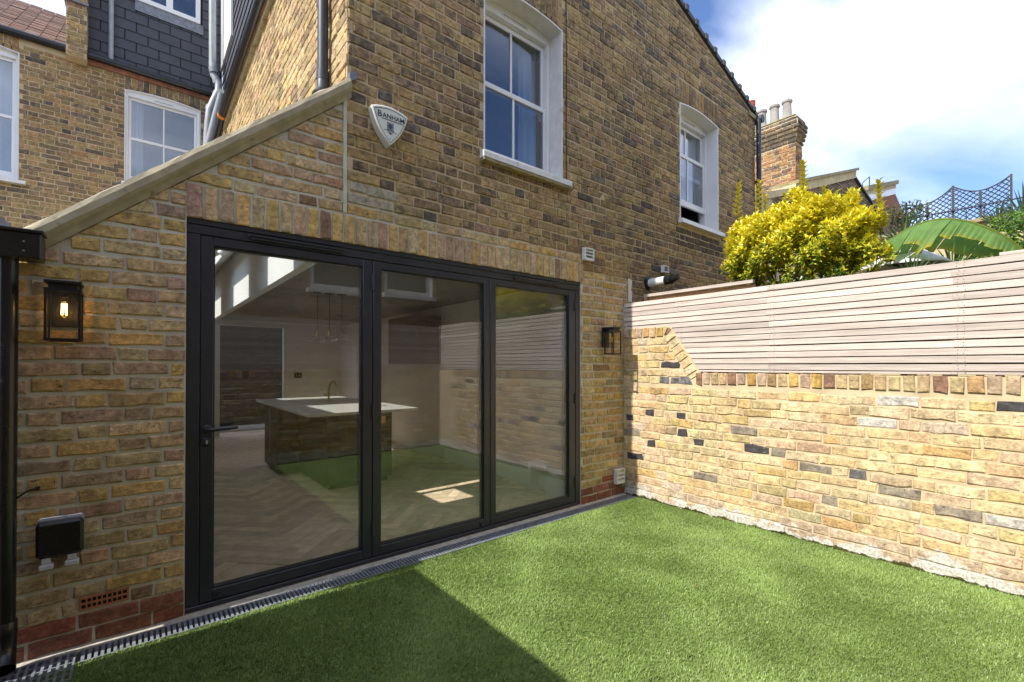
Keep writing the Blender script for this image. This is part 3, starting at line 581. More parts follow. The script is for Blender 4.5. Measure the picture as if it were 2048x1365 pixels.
for a, b, x0, x1 in SKY:
    z = lambda x: slope(x) + .115
    MB().prism([(x0 - .02, z(x0 - .02)), (x1 + .02, z(x1 + .02)), (x1 + .02, z(x1 + .02) + .012), (x0 - .02, z(x0 - .02) + .012)], 'y', a - .02, b + .02).build('rooflight_pane', M['lglass'], H)
    f = MB()
    for c, d in ((a - .05, a), (b, b + .05)): f.prism([(x0 - .04, slope(x0 - .04) + .101), (x1 + .04, slope(x1 + .04) + .101), (x1 + .04, slope(x1 + .04) + .135), (x0 - .04, slope(x0 - .04) + .135)], 'y', c + .0, d - .0)
    f.build('rooflight_frame', M['frame'], H)
tag(bx('hall', M['dark'], None, .5, 2.6, 8.6, 8.7, 0, 2.5), 'dark unlit hallway seen through the far kitchen doorway', 'hallway', kind='structure')
isl = thing('kitchen_island', (1.6, 2.6, 0), 'dark kitchen island with white worktop inside the glass doors', 'kitchen island')
bx('worktop', M['top'], isl, 1.0, 2.10, 1.40, 3.78, .84, .87, b=.003)
bx('cabinet', M['island'], isl, 1.335, 2.06, 1.965, 3.03, .06, .8395, b=.002); bx('cabinet', M['island'], isl, 1.09, 2.06, 3.031, 3.70, .06, .8395, b=.002); bx('plinth', M['dark'], isl, 1.38, 2.02, 2.0, 3.65, 0, .0595)
for x in (1.335 + .24, 1.335 + .48): bx('door_gap', M['dark'], isl, x, x + .003, 1.9638, 1.9649, .07, .83)
MB().tube([(1.068, 3.30, .25), (1.068, 3.30, .78)], .008, 8).build('bar_handle', M['greypipe'], isl, smooth=True)
sp = bx('socket_plate', M['brass'], isl, 1.83, 1.98, 1.956, 1.9637, .66, .745, b=.003)
tp = MB(); tp.tube([(1.66, 2.93, .87), (1.66, 2.93, 1.02), (1.67, 2.88, 1.10), (1.68, 2.80, 1.12), (1.68, 2.74, 1.08)], .012, 10); tp.lathe([(.03, 0), (.03, .015), (.018, .02)], (1.66, 2.93, .8702), 'z', 14); tp.tube([(1.66, 2.93, .93), (1.60, 2.95, .95)], .008, 8)
tag(tp.build('tap', M['brass'], None, smooth=True), 'brass mixer tap on the white island worktop', 'tap')
for i, (x, z) in enumerate(((1.41, 1.655), (1.545, 1.668), (1.69, 1.69))):
    y = 2.55; pl = thing('pendant_lamp', (x, y, 2.16), ['leftmost', 'middle', 'rightmost'][i] + ' of three brass and glass pendant lamps over the island', 'pendant lamp', 'pendants over the kitchen island')
    MB().tube([(x, y, z + .05), (x, y, 2.159)], .003, 6).build('cord', M['wire'], pl); MB().lathe([(.006, .06), (.012, .05), (.014, .02), (.026, -.01), (.024, -.012)], (x, y, z), 'z', 14).build('lamp_holder', M['brass'], pl, smooth=True)
    MB().lathe([(.026, -.012), (.06, -.03), (.10, -.062), (.102, -.062), (.062, -.028), (.028, -.010)], (x, y, z), 'z', 24, cap=False).build('glass_shade', M['lglass'], pl, smooth=True); MB().lathe([(.05, -.0002), (.05, -.012)], (x, y, 2.16), 'z', 16).build('ceiling_rose', M['wire'], pl)
sx, sy = .42, 1.9; sz = slope(sx)
s_ = thing('spotlight', (sx, sy, sz - .2), 'white cylindrical spotlight hanging under the sloping kitchen ceiling', 'spotlight'); MB().tube([(sx, sy, sz), (sx, sy, sz - .10)], .006, 8).build('stem', M['white'], s_); MB().tube([(sx + .045, sy - .01, sz - .10), (sx - .045, sy + .01, sz - .20)], .03, 18).build('can', M['white'], s_, smooth=True)
tag(bx('wall_cabinet', M['cab'], None, 2.80, 3.149, 2.72, 3.72, 1.33, 2.02, b=.003), 'dark brown wall cabinet on the right kitchen wall', 'cabinet')
sk = MB(); sk.prism([(3.049, .0), (3.028, 0), (3.028, .13), (3.034, .145), (3.034, .16), (3.042, .175), (3.049, .18)], 'y', .14, .44); tag(sk.build('skirting_board', M['inwhite']), 'white moulded skirting board on the pier by the doors', 'skirting'); 
sk = MB(); sk.box(3.126, 3.149, .47, 2.6, 0, .16, b=.004); sk.box(3.02, 3.149, .66, .70, 0, .30); sk.box(3.02, 3.149, .4205, .659, .26, .30); tag(sk.build('radiator_boxing', M['inwhite']), 'low white boxing along the right kitchen wall', 'boxing')
sw = thing('light_switch', (2.32, 6.99, 1.05), 'dark double switch plate beside the far doorway', 'switch'); bx('plate', M['cab'], sw, 2.26, 2.40, 6.988, 6.9995, 1.06, 1.16, b=.002)
for x in (2.30, 2.36): bx('rocker', M['brass'], sw, x - .012, x + .012, 6.984, 6.9878, 1.09, 1.13)

# ------------------------------------------------------------------ garden wall and slatted fence on the right
GW = thing('garden_wall', (GX + .1, -1.8, 0), 'sunlit yellow brick garden wall with ramped top and whitewashed foot', 'wall')
MB().prism([(0.0, -.1), (YB, -.1), (YB, 1.243), (-.845, 1.243), (-.55, 1.672), (-.50, 1.688), (0.0, 1.690)], 'x', GX + .002, GX + .22).build('wall', M['mgar'], GW)
blk = {}
for a, b, k in ((305, 460, 1), (243, 543, 2), (300, 545, 2), (160, 742, 1), (335, 758, 1), (52, 768, 1), (325, 843, 1), (425, 902, 1), (160, 902, 1), (55, 845, 3), (80, 965, 1), (630, 835, 3), (745, 848, 1), (745, 945, 1), (868, 965, 3), (1005, 1035, 3), (1148, 1057, 1), (1300, 1080, 2), (1155, 1222, 3), (430, 1077, 3), (525, 1097, 4)):
    p = on(1240 + a / 2.73, 560 + b / 2.73, 0, GX); blk[(-p[1], p[2])] = k
for a, b, k in ((840, 555, 1), (690, 1020, 3), (380, 915, 3), (860, 1050, 4), (360, 530, 4), (375, 628, 4), (870, 430, 2)):
    p = on(1600 + a / 2.134, 560 + b / 2.134, 0, GX); blk[(-p[1], p[2])] = k
def headers(polys):           # a burnt header standing where the layout has a stretcher
    o = []
    for p in polys:
        us = [q[0] for q in p]; vs_ = [q[1] for q in p]; hit = [a for (a, b), k in blk.items() if k in (1, 2) and a not in BIG and min(us) <= a <= max(us) and min(vs_) <= b <= max(vs_)]
        if hit and max(us) - min(us) > .17 and len(p) == 4:
            a0, a1 = min(us), max(us); c = min(max(hit[0] - .05, a0), a1 - .10)
            for s0, s1 in ((a0, c - .010), (c, c + .10), (c + .11, a1)):
                if s1 - s0 > .03: o.append([(s0, p[0][1]), (s1, p[1][1]), (s1, p[2][1]), (s0, p[3][1])])
        else: o.append(p)
    return o
BIG = [-on(1240 + a / 2.73, 560 + b / 2.73, 0, GX)[1] for a, b in ((80, 965), (745, 848), (745, 945), (1148, 1057))] + [-on(1600 + 840 / 2.134, 560 + 555 / 2.134, 0, GX)[1]]
def burnt(p, u, v, c):
    for (a, b), k in blk.items():
        us = [q[0] for q in p]; vs_ = [q[1] for q in p]
        if min(us) - .006 <= a <= max(us) + .006 and min(vs_) - .006 <= b <= max(vs_) + .006: return {1: (.075, .072, .078, .35), 2: (.26, .26, .28, .6), 3: (.34, .29, .23, .3), 4: (.62, .585, .53, .1)}[k]
    if v < .10 and c[3] < .3: return (.60, .47, .34, .05)
    return c
GB = Wallwork(); ramp_d = np.array((.295, -.445)); ramp_d /= np.linalg.norm(ramp_d)
# body: left raised part clipped under the ramp, right part below the brick-on-edge course
hpn = np.array((-ramp_d[1], ramp_d[0])); p0 = np.array((.845, 1.243)); cc = float(hpn @ p0) - .118
GB.add(headers(lay(.004, 3.68, -.012, 1.135, .075, .064, .0105, (), (), bond='garden', seed=61, wob=.003)), GAR, 'gar', 62, .005, .0034, override=burnt)
GB.add(headers(lay(.004, .84, 1.188 - .05, 1.575, .075, .064, .0105, (), [(hpn[0], hpn[1], cc)], bond='garden', seed=63, wob=.003)), GAR, 'gar', 64, .005, .0034, override=burnt)
GB.emit(GW, M['brickp'], 300)
ce = Wallwork(); r = np.random.RandomState(9); u = .80
i = 0
while u < 3.67: w = .064 + r.uniform(-.006, .006); ce.add([[(max(u, .80 + .0), 1.146), (u + w, 1.146 + r.normal(0, .003)), (u + w, 1.245 + r.normal(0, .002)), (u, 1.245)]], GAR, 'cop', 400 + i, .009, .0028); u += w + .0125; i += 1
u = .012
while u < .45: w = .064 + r.uniform(-.004, .004); ce.add([[(u, 1.590), (u + w, 1.590 + r.normal(0, .002)), (u + w, 1.688), (u, 1.688)]], GAR, 'cop', 500 + i, .009, .0028); u += w + .012; i += 1
c0 = np.array((.475, 1.585))          # turn of the ramp: wedge bricks, then the sloping run
for a0, a1 in ((86, 62), (58, 36)):
    d0, d1 = np.array((cos(rad(a0)), sin(rad(a0)))), np.array((cos(rad(a1)), sin(rad(a1)))); ce.add([[tuple(c0 + d0 * .02), tuple(c0 + d0 * .105), tuple(c0 + d1 * .105), tuple(c0 + d1 * .02)][::-1]], GAR, 'cop', 600 + a0, .009, .0022)
t = 0; st = c0 + np.array((.087, .058))
L = np.linalg.norm(p0 - st)
while t < L - .02:
    a = st + ramp_d * t; b = st + ramp_d * min(t + .064, L); ce.add([[tuple(a - hpn * .105), tuple(b - hpn * .105), tuple(b), tuple(a)]], GAR, 'gar', 640 + int(t * 100), .009, .0024); t += .076
ce.emit(GW, M['brickp'], 80, 'coping_brick', 'coping_bricks')
FN = thing('slat_fence', (GX + .03, -1.8, 1.25), 'pale weathered timber slat fence on top of the right garden wall', 'fence')
def ramp_u(z): return .0 if z > 1.695 else (.50 + (1.69 - z) / (1.69 - 1.25) * .345)
r = np.random.RandomState(14); jn = [.60, 1.42, 2.51]; NAILS = MB()
for k in range(15):
    z1 = 1.957 - k * .0489; z0 = z1 - .0420 + r.normal(0, .0006)
    if k == 14: z0 = 1.256; 
    if z1 - z0 < .01: continue
    u0 = ramp_u(z1 + .005) + .004
    cuts = [u0] + [j + r.uniform(-.02, .02) for j in jn if j > u0 + .15 and r.rand() < .45] + [3.67]
    for a, b in zip(cuts[:-1], cuts[1:]):
        m = MB(); n = 7; sg = []; dz = r.normal(0, .0009); bow = r.normal(0, .0014)
        for i in range(n + 1):
            t = i / n; u = a + .0003 + (b - a - .0006) * t; w = dz + bow * sin(pi * t); sg.append((u, w))
        v = []
        for u, w in sg: v += [(GX + .004, -u, z0 + w + .0015), (GX + .006, -u, z0 + w), (GX + .024, -u, z0 + w), (GX + .024, -u, z1 + w), (GX + .006, -u, z1 + w), (GX + .004, -u, z1 + w - .0015)]
        f = [(i * 6 + j, i * 6 + (j + 1) % 6, (i + 1) * 6 + (j + 1) % 6, (i + 1) * 6 + j) for i in range(n) for j in range(6)] + [tuple(range(6)), tuple(range(n * 6, n * 6 + 6))[::-1]]
        m.add(v, f).build('slat', M['slat'], FN)
        for uu in [q for q in (.045, .62, .655, 1.43, 1.46, 2.52, 2.55, 3.5) if a + .01 < q < b - .01]:
            for zz in (z0 + .011, z1 - .011): NAILS.lathe([(.0023, 0), (.0023, -.0012)], (GX + .0039, -uu + r.normal(0, .003), zz + r.normal(0, .0015)), 'x', 6)
NAILS.build('nails', M['iron'], FN, kind='stuff')
for u in (.62, 1.43, 2.52, 3.5): bx('post', M['beam'], FN, GX + .0245, GX + .07, -u - .03, -u + .03, 1.262, 1.945)
bx('post', M['beam'], FN, GX + .0245, GX + .07, -.07, -.01, 1.70, 1.945)
bx('gap_backing', M['pit'], FN, GX + .0715, GX + .076, -3.66, -.86, 1.262, 1.93); bx('gap_backing', M['pit'], FN, GX + .0715, GX + .076, -.859, -.02, 1.70, 1.93)  # black boards added behind the slats; their colour makes the gaps read as shade
bx('cap_strip', M['slat'], FN, GX + .005, GX + .03, -3.67, -2.70, 1.9585, 1.978, b=.002)
bk = thing('timber_panel', (4.05, -.6, 2.0), 'newer timber fence panel showing above the slat fence near the corner', 'fence'); bx('top_rail', M['slat'], bk, 3.97, 4.01, -1.2, -.085, 2.035, 2.065, b=.002); bx('post', M['beam'], bk, 3.97, 4.01, -.12, -.086, -.08, 2.0345); bx('back_panel', M['beam'], bk, 4.011, 4.03, -1.2, -.085, -.08, 2.03)
for i in range(14): bx('slat', M['beam'], bk, 3.975, 4.0105, -1.2, -.121, .6 + .1 * i, .685 + .1 * i)

# boundary behind the camera and to its left (seen in the glass, and casting the lawn's shadow)
def boundary(pl, u0, u1, nm, label, flabel, seed):
    g = thing('garden_wall', pl.w((u0 + u1) / 2, 0, -.05), label, 'wall'); N3 = pl.N
    def pbox(mb, a, b, c, d, w0, w1):
        vs_ = [pl.w(u, v, w) for w in (w0, w1) for v in (c, d) for u in (a, b)]; mb.add(vs_, [(0, 2, 3, 1), (4, 5, 7, 6), (0, 1, 5, 4), (2, 6, 7, 3), (0, 4, 6, 2), (1, 3, 7, 5)])
    m = MB(); pbox(m, u0, u1, -.1, 1.24, -.2, -.002); m.build('wall', M['mgar'], g)
    w = Wallwork(); w.add(lay(u0, u1, -.012, 1.135, .075, .064, .0105, bond='garden', seed=seed), pl, 'gar', seed + 1, .006); w.add([[(u, 1.146), (u + .064, 1.146), (u + .064, 1.243), (u, 1.243)] for u in np.arange(u0 + .01, u1 - .07, .076)], pl, 'cop', seed + 2)
    w.emit(g, M['brickp'], 0, cull=False)
    f = thing('slat_fence', pl.w((u0 + u1) / 2, 1.25, -.05), flabel, 'fence')
    for k in range(15):
        z1 = 1.957 - k * .0489; m = MB(); pbox(m, u0 + .004, u1 - .004, max(1.256, z1 - .0442), z1, -.024, -.004)
        if z1 - 1.256 > .01: m.build('slat', M['slat'], f)
    m = MB(); pbox(m, u0, u1, 1.25, 1.95, -.045, -.03); m.build('gap_backing', M['beam'], f)
boundary(Plane((0, YB, 0), (-1, 0, 0), (0, 1, 0)), -GX + .003, -XL, 'back', 'brick garden wall behind the viewer, seen mirrored in the doors', 'timber slat fence behind the viewer, seen mirrored in the doors', 210)
boundary(Plane((XL, 0, 0), (0, 1, 0), (1, 0, 0)), YB - .2, -.17, 'left', 'brick wall on the left that shades the lawn, out of frame', 'slat fence on the left that shades the lawn, out of frame', 230)
NB = thing('neighbour_house', (2.0, -5.5, 0), 'brick house with white sash windows behind the viewer, mirrored in the doors', 'house')
BP = Plane((0, -4.8, 0), (-1, 0, 0), (0, 1, 0)); ww = [(-4.22, -3.26, 2.62, 4.0), (-2.90, -1.98, 2.58, 4.0)]
m = MB(); m.box(-3, 1.98, -5.2, -4.801, -.1, 5.6); m.box(2.90, 3.26, -5.2, -4.801, -.1, 5.6); m.box(4.22, 8, -5.2, -4.801, -.1, 5.6)
for a, b, c, d in ww: m.box(-b, -a, -5.2, -4.801, -.1, c); m.box(-b, -a, -5.2, -4.801, d, 5.6)
m.build('wall', M['mold'], NB); w = Wallwork(); w.add(lay(-6.5, 1.5, 1.6, 4.6, .075, .063, .0115, [(a, b, c - .07, d) for a, b, c, d in ww], seed=250), BP, 'oldtan', 251); w.emit(NB, M['brick'], 0, cull=False)
for a, b, c, d in ww:
    f = MB(); f.box(-b, -b + .07, -4.93, -4.86, c, d); f.box(-a - .07, -a, -4.93, -4.86, c, d); f.box(-b + .07, -a - .07, -4.93, -4.86, d - .07, d); f.box(-b + .07, -a - .07, -4.93, -4.86, c, c + .09); o = f.build('window', M['white'], NB); bx('pane', M['wglass'], o, -b + .07, -a - .07, -4.90, -4.89, c + .09, d - .07); bx('sill', M['white'], o, -b - .05, -a + .05, -4.93, -4.73, c - .07, c - .001); f = MB(); f.box(-b - .001, -b + .012, -4.859, -4.792, c, d); f.box(-a - .012, -a + .001, -4.859, -4.792, c, d); f.build('reveal', M['white'], o); bx('room', M['room'], o, -b, -a, -5.19, -5.1, c, d)

# ------------------------------------------------------------------ fixtures on the house
def lantern(cx, lit, label):
    w, d, z0, z1 = .118, .115, 1.420, 1.652; x0, x1 = cx - w / 2, cx + w / 2; yf, yb = -.165, -.165 + d; b = .009
    t = thing('wall_lantern', (cx, -.1, z0), label, 'wall lantern', 'wall lanterns either side of the doors')
    p = MB(); p.box(cx - .052, cx + .052, -.022, -.0095, 1.49, 1.69, b=.003); p.box(cx - .02, cx + .02, -.06, -.0221, 1.655, 1.676, b=.002); p.build('back_plate', M['lantern'], t)
    f = MB()
    for a in (x0, x1 - b):
        for y in (yf, yb - b): f.box(a, a + b, y, y + b, z0 + .012, z1 - .014)
    for z, h in ((z0, .012), (z1 - .014, .014)):
        f.box(x0 - .001, x1 + .001, yf - .001, yf + b, z, z + h); f.box(x0 - .001, x1 + .001, yb - b, yb + .001, z, z + h); f.box(x0 - .001, x0 + b, yf + b, yb - b, z, z + h); f.box(x1 - b, x1 + .001, yf + b, yb - b, z, z + h)
    f.build('frame', M['lantern'], t)
    f = MB(); f.box(x0 + .012, x1 - .012, yf + .012, yb - .012, z1 - .001, z1 + .022); f.build('neck', M['lantern'], t)
    bx('roof_plate', M['lantern'], t, x0 - .002, x1 + .002, yf - .002, yb + .01, z1 + .0225, z1 + .036, b=.002)
    for a in ((x0 + b, x1 - b, yf + .003, yf + .006), (x0 + .003, x0 + .006, yf + b, yb - b), (x1 - .006, x1 - .003, yf + b, yb - b)): bx('pane', M['lglass'], t, *a, z0 + .012, z1 - .014)
    cy = (yf + yb) / 2; MB().lathe([(.014, 0), (.014, -.032), (.011, -.034)], (cx, cy, z1 - .002), 'z', 14).build('bulb_holder', M['lantern'], t, smooth=True)
    bl = MB().lathe([(.012, -.034), (.016, -.05), (.030, -.090), (.033, -.105), (.029, -.122), (.016, -.135), (.004, -.139)], (cx, cy, z1), 'z', 22, cap=False).build('bulb', M['bulb'], t, smooth=True)
    for k in range(4):
        a = k * pi / 2 + .5; MB().tube([(cx + .007 * cos(a), cy + .007 * sin(a), z1 - .062), (cx + .010 * cos(a + .3), cy + .010 * sin(a + .3), z1 - .112)], .003, 6).build('filament', M['fil'] if lit else M['brass'], bl)
lantern(-.456, True, 'black wall lantern with glowing amber bulb, left of the doors'); lantern(3.422, False, 'unlit black glass wall lantern right of the doors beside the corner')
so_ = thing('outdoor_socket', (-.467, -.05, .41), 'black weatherproof double outdoor socket low on the left brick pier', 'socket')
bx('back_box', M['greyplas'], so_, -.543, -.390, -.050, -.0095, .455, .618, b=.008); bx('cover', M['darkplas'], so_, -.545, -.388, -.086, -.0505, .450, .610, b=.012)
for x in (-.512, -.428): m = MB(); m.box(x - .015, x + .015, -.080, -.056, .424, .4495, b=.003); m.box(x - .024, x + .024, -.084, -.050, .398, .4235, b=.005); m.build('cable_flap', M['lightgrey'], so_)
def louvre(x0, x1, z0, z1, label, y=-.009):
    t = thing('louvre_vent', ((x0 + x1) / 2, y, z0), label, 'vent', 'white louvre vents on the house'); b = .012; f = MB()
    f.box(x0, x0 + b, y - .045, y, z0, z1, b=.002); f.box(x1 - b, x1, y - .045, y, z0, z1, b=.002); f.box(x0 + b, x1 - b, y - .045, y, z0, z0 + b, b=.002); f.box(x0 + b, x1 - b, y - .045, y, z1 - b, z1, b=.002); f.build('frame', M['whiteplas'], t); n = 3
    for i in range(n): a = z0 + b + (z1 - z0 - 2 * b) * i / n; h = (z1 - z0 - 2 * b) / n; MB().prism([(y - .042, a + .002), (y - .040, a - .000), (y - .012, a + h - .004), (y - .014, a + h - .001)], 'x', x0 + b + .0005, x1 - b - .0005).build('louvre', M['whiteplas'], t)
louvre(3.085, 3.215, 2.318, 2.435, 'small white louvre vent above the right end of the doors'); louvre(3.555, 3.69, .110, .258, 'white louvre vent low on the pier beside the corner'); louvre(4.40, 4.50, 2.365, 2.445, 'small white louvre vent above the boiler flue')
fl = thing('boiler_flue', (4.16, -.15, 2.215), 'white boiler flue with black collar and end poking from wall', 'flue')
MB().lathe([(.075, -.0092), (.078, -.02), (.060, -.032), (.05, -.034)], (4.16, 0, 2.215), 'y', 24).build('collar', M['darkplas'], fl, smooth=True); MB().tube([(4.16, -.025, 2.215), (4.16, -.235, 2.219)], .047, 24).build('pipe', M['whiteplas'], fl, smooth=True); m = MB(); m.tube([(4.16, -.225, 2.2188), (4.16, -.30, 2.220)], .050, 24); m.tube([(4.16, -.301, 2.220), (4.16, -.325, 2.224), (4.155, -.37, 2.236)], [.034, .034, .030], 18); m.build('terminal', M['darkplas'], fl, smooth=True)
# alarm bell box
ab = thing('alarm_box', (1.13, -.05, 2.80), 'cream shield shaped burglar alarm box on the dark brick wall', 'alarm box')
def shield(s, cx, cz):
    A, B, C_ = np.array((-.136, .110)), np.array((.136, .110)), np.array((0, -.132))
    def arc(p, q, bulge, n=10):
        d = q - p; nn = np.array((d[1], -d[0])) / np.linalg.norm(d); return [tuple((p + d * t + nn * bulge * 4 * t * (1 - t)) * s + np.array((cx, cz))) for t in np.linspace(0, 1, n, endpoint=False)]
    return arc(B, A, .030) + arc(A, C_, .022) + arc(C_, B, .022)
def fix(poly): return poly
cx, cz = 1.112, 2.918
m = MB(); P0, P1, P2 = shield(.93, cx, cz), shield(.96, cx, cz), shield(.90, cx, cz); n = len(P0)
v = [(p[0], -.0095, p[1]) for p in P0] + [(p[0], -.072, p[1]) for p in P1] + [(p[0], -.080, p[1]) for p in P2]; f = [tuple(range(n)), tuple(range(2 * n, 3 * n))] + [(a + i, a + (i + 1) % n, a + n + (i + 1) % n, a + n + i) for a in (0, n) for i in range(n)]
m.add(v, f).build('casing', M['alarm'], ab)
def ring(s0, s1, y, name, mt):
    a, b = shield(s0, cx, cz), shield(s1, cx, cz); n = len(a); m = MB(); m.add([(p[0], y, p[1]) for p in a] + [(p[0], y, p[1]) for p in b] + [(p[0], y + .001, p[1]) for p in a] + [(p[0], y + .001, p[1]) for p in b], [(i, (i + 1) % n, n + (i + 1) % n, n + i) for i in range(n)] + [(i, (i + 1) % n, 2 * n + (i + 1) % n, 2 * n + i) for i in range(n)] + [(n + i, n + (i + 1) % n, 3 * n + (i + 1) % n, 3 * n + i) for i in range(n)]); return m.build(name, mt, ab)
ring(.825, .80, -.0815, 'border_line', M['print'])
def text(body, size, x, z, y, mt, parent, name, sx=1):
    cu = bpy.data.curves.new('lettering', 'FONT'); cu.body = body; cu.size = size; cu.extrude = .0005; cu.align_x = 'LEFT'; cu.offset = size * .012
    o = bpy.data.objects.new('lettering_source', cu); COL.objects.link(o); bpy.context.view_layer.update()
    me = bpy.data.meshes.new_from_object(o.evaluated_get(bpy.context.evaluated_depsgraph_get())); COL.objects.unlink(o); bpy.data.objects.remove(o); V = [(x + q.co.x * sx, y - q.co.z, z + q.co.y) for q in me.vertices]; F = [tuple(p.vertices) for p in me.polygons]; wdt = max(q[0] for q in V)
    MB().add(V, F).build(name, mt, parent); return wdt
x_ = text('B', .058, cx - .092, cz + .046, -.0815, M['print'], ab, 'lettering'); text('ANHAM', .044, x_ + .004, cz + .050, -.0815, M['print'], ab, 'lettering', .99)
bx('underline', M['print'], ab, x_ + .004, cx + .089, -.0818, -.0806, cz + .038, cz + .043)
e = bx('emblem', M['print2'], ab, cx - .024, cx + .024, -.0815, -.0805, cz - .035, cz + .026); MB().lathe([(.001, -.0816), (.016, -.0817), (.016, -.0822), (.001, -.0824)], (cx, 0, cz + .0), 'y', 14).build('emblem_figure', M['print'], e)
m = MB(); m.prism([(cx - .045, cz - .034), (cx, cz - .024), (cx + .045, cz - .040), (cx + .045, cz - .037), (cx, cz - .020), (cx - .045, cz - .031)], 'y', -.0828, -.0824); m.prism([(cx - .018, cz - .040), (cx + .018, cz - .042), (cx, cz - .056)], 'y', -.0818, -.0806); m.build('emblem_scroll', M['print'], ab); MB().lathe([(.003, -.0806), (.003, -.0818)], (cx, 0, cz - .083), 'y', 8).build('screw', M['print'], ab)
# cable down the wall, left rainwater goods, blue downpipe, right downpipe
m = MB(); m.tube([(2.872 + .003 * sin(z * 5), -.013, z) for z in np.linspace(5.3, 3.02, 14)] + [(2.90, -.06, 2.99), (2.914, -.07, 2.95), (2.905, -.03, 2.925)], .0042, 6); tag(m.build('cable', M['wire'], None, smooth=True), 'thin black cable hanging down the wall beside the sash window', 'cable')
dp = thing('downpipe', (-.665, -.06, 0), 'glossy black downpipe with shoe at the left edge over the gully', 'downpipe')
MB().tube([(-.641, -.065, 1.80), (-.641, -.065, .20)], .038, 22).build('pipe', M['gutter'], dp, smooth=True); m = MB(); m.lathe([(.044, 0), (.044, .055), (.041, .06)], (-.641, -.065, .15), 'z', 22); m.tube([(-.641, -.065, .16), (-.641, -.067, .10), (-.640, -.085, .055), (-.636, -.125, .025)], [.041, .041, .042, .043], 22, cap=False); m.build('shoe', M['gutter'], dp, smooth=True)
m = MB(); m.tube([(-.602, -.065, .735), (-.59, -.04, .742), (-.575, -.0155, .752), (-.548, -.0155, .756)], .005, 6); m.box(-.556, -.540, -.016, -.0095, .748, .764); m.build('bracket', M['gutter'], dp)
gu = thing('gutter', (-.7, -.06, 1.77), 'black box gutter end fixed at the foot of the sloping coping', 'gutter'); bx('trough', M['gutter'], gu, -1.0, -.527, -.135, -.0095, 1.775, 1.885, b=.005); bx('lip', M['gutter'], gu, -1.0, -.520, -.142, -.0096, 1.8855, 1.900, b=.003)
for z in (1.845, 1.805): MB().lathe([(.004, -.1355), (.004, -.1375)], (-.58, 0, z), 'y', 8).build('screw', M['greyplas'], gu)
m = MB(); m.prism([(-.86, 1.9005), (-.60, 1.9005), (-.84, 2.16), (-.92, 2.16)], 'y', .12, .17); tag(m.build('neighbour_verge', M['lead']), 'grey sloping verge trim at the far left edge behind the gutter', 'verge')
bp = thing('downpipe', (XC - .06, .33, 3.0), 'slate blue downpipe on the sunlit side wall above the coping', 'downpipe'); MB().tube([(XC - .055, .33, 5.0), (XC - .055, .33, 3.26)], .036, 20).build('pipe', M['bluepipe'], bp, smooth=True); m = MB(); m.lathe([(.042, 0), (.042, .06), (.038, .064)], (XC - .055, .33, 3.30), 'z', 20); m.tube([(XC - .055, .33, 3.30), (XC - .06, .32, 3.22), (XC - .10, .29, 3.16)], .040, 20); m.build('shoe', M['bluepipe'], bp, smooth=True)
rp = thing('downpipe', (6.93, -.05, 2), 'grey downpipe at the right corner of the gable beside the chimney', 'downpipe'); MB().tube([(6.86, -.055, 4.92), (6.86, -.055, 1.2)], .034, 16).build('pipe', M['bluepipe'], rp, smooth=True); bx('bracket', M['lantern'], rp, 6.815, 6.90, -.095, -.01, 3.98, 4.02, b=.004); m = MB(); m.lathe([(.058, -.10), (.058, 2.0)], (6.90, 0, 4.94), 'y', 16); m.build('gutter', M['slate'], rp, smooth=True)
# drain channel
dc = thing('drainage_channel', (1.5, -.11, -.08), 'slotted metal drainage channel along the foot of the doors', 'drain')
m = MB(); m.box(-.40, GX - .02, -.168, -.161, -.075, -.0125); m.box(-.40, GX - .02, -.0600, -.0525, -.075, -.0125); m.build('side_rail', M['grate'], dc); bx('trough', M['pit'], dc, -.40, GX - .02, -.1605, -.0605, -.08, -.06)
bar = None; x = -.392; i = 0
while x < GX - .03:
    m = bx('grate_bar', M['grate'], dc, x, x + .0125, -.1607, -.0603, -.03, -.0135) if bar is None else bar.copy()
    if bar is None: bar = m; bx0 = x
    else: COL.objects.link(m); m.location = bar.location + Vector((x - bx0, 0, 0))
    x += .0225
gg = thing('gully_grate', (-.58, -.12, -.08), 'small square metal gully grate under the black downpipe', 'drain cover'); m = MB(); m.box(-.79, -.41, -.30, -.292, -.06, -.010); m.box(-.79, -.41, -.0605, -.053, -.06, -.010); m.box(-.79, -.782, -.2915, -.061, -.06, -.010); m.box(-.418, -.41, -.2915, -.061, -.06, -.010); m.build('rim', M['grate'], gg); bx('pit', M['pit'], gg, -.78, -.42, -.29, -.062, -.08, -.055)
for i in range(14): x = -.775 + i * .0255; bx('bar', M['grate'], gg, x, x + .010, -.2913, -.0612, -.035, -.0115)
for i in range(4): y = -.245 + i * .047; bx('cross_bar', M['grate'], gg, -.7815, -.4185, y, y + .008, -.034, -.0125)

# ------------------------------------------------------------------ the terrace behind, seen over the sloping roof
TH = thing('terraced_house', (-.5, 7.2, 0), 'old brick terrace rear wall with slate dormer behind the sloping roof', 'house')
YM = 7.0; MP = Plane((0, YM, 0), (1, 0, 0), (0, -1, 0)); V1 = (-.385, .662, 4.38, 5.915); V2 = (-2.66, -1.595, 4.09, 6.0)
m = MB()
for a, b, z0, z1 in ((-7, V2[0], 2, 6.24), (V2[0], V2[1], 2, V2[2] - .02), (V2[0], V2[1], V2[3] + .075, 6.24), (V2[1], V1[0], 2, 6.24), (V1[0], V1[1], 2, V1[2] - .02), (V1[0], V1[1], V1[3] + .075, 6.24), (V1[1], .849, 2, 6.24)): m.box(a, b, YM, YM + .25, z0, z1)
m.box(-1.075, -.842, 6.78, 6.999, 6.10, 7.62); m.box(-1.075, -.842, YM, 9.5, 6.241, 7.62); m.build('wall', M['mold'], TH)
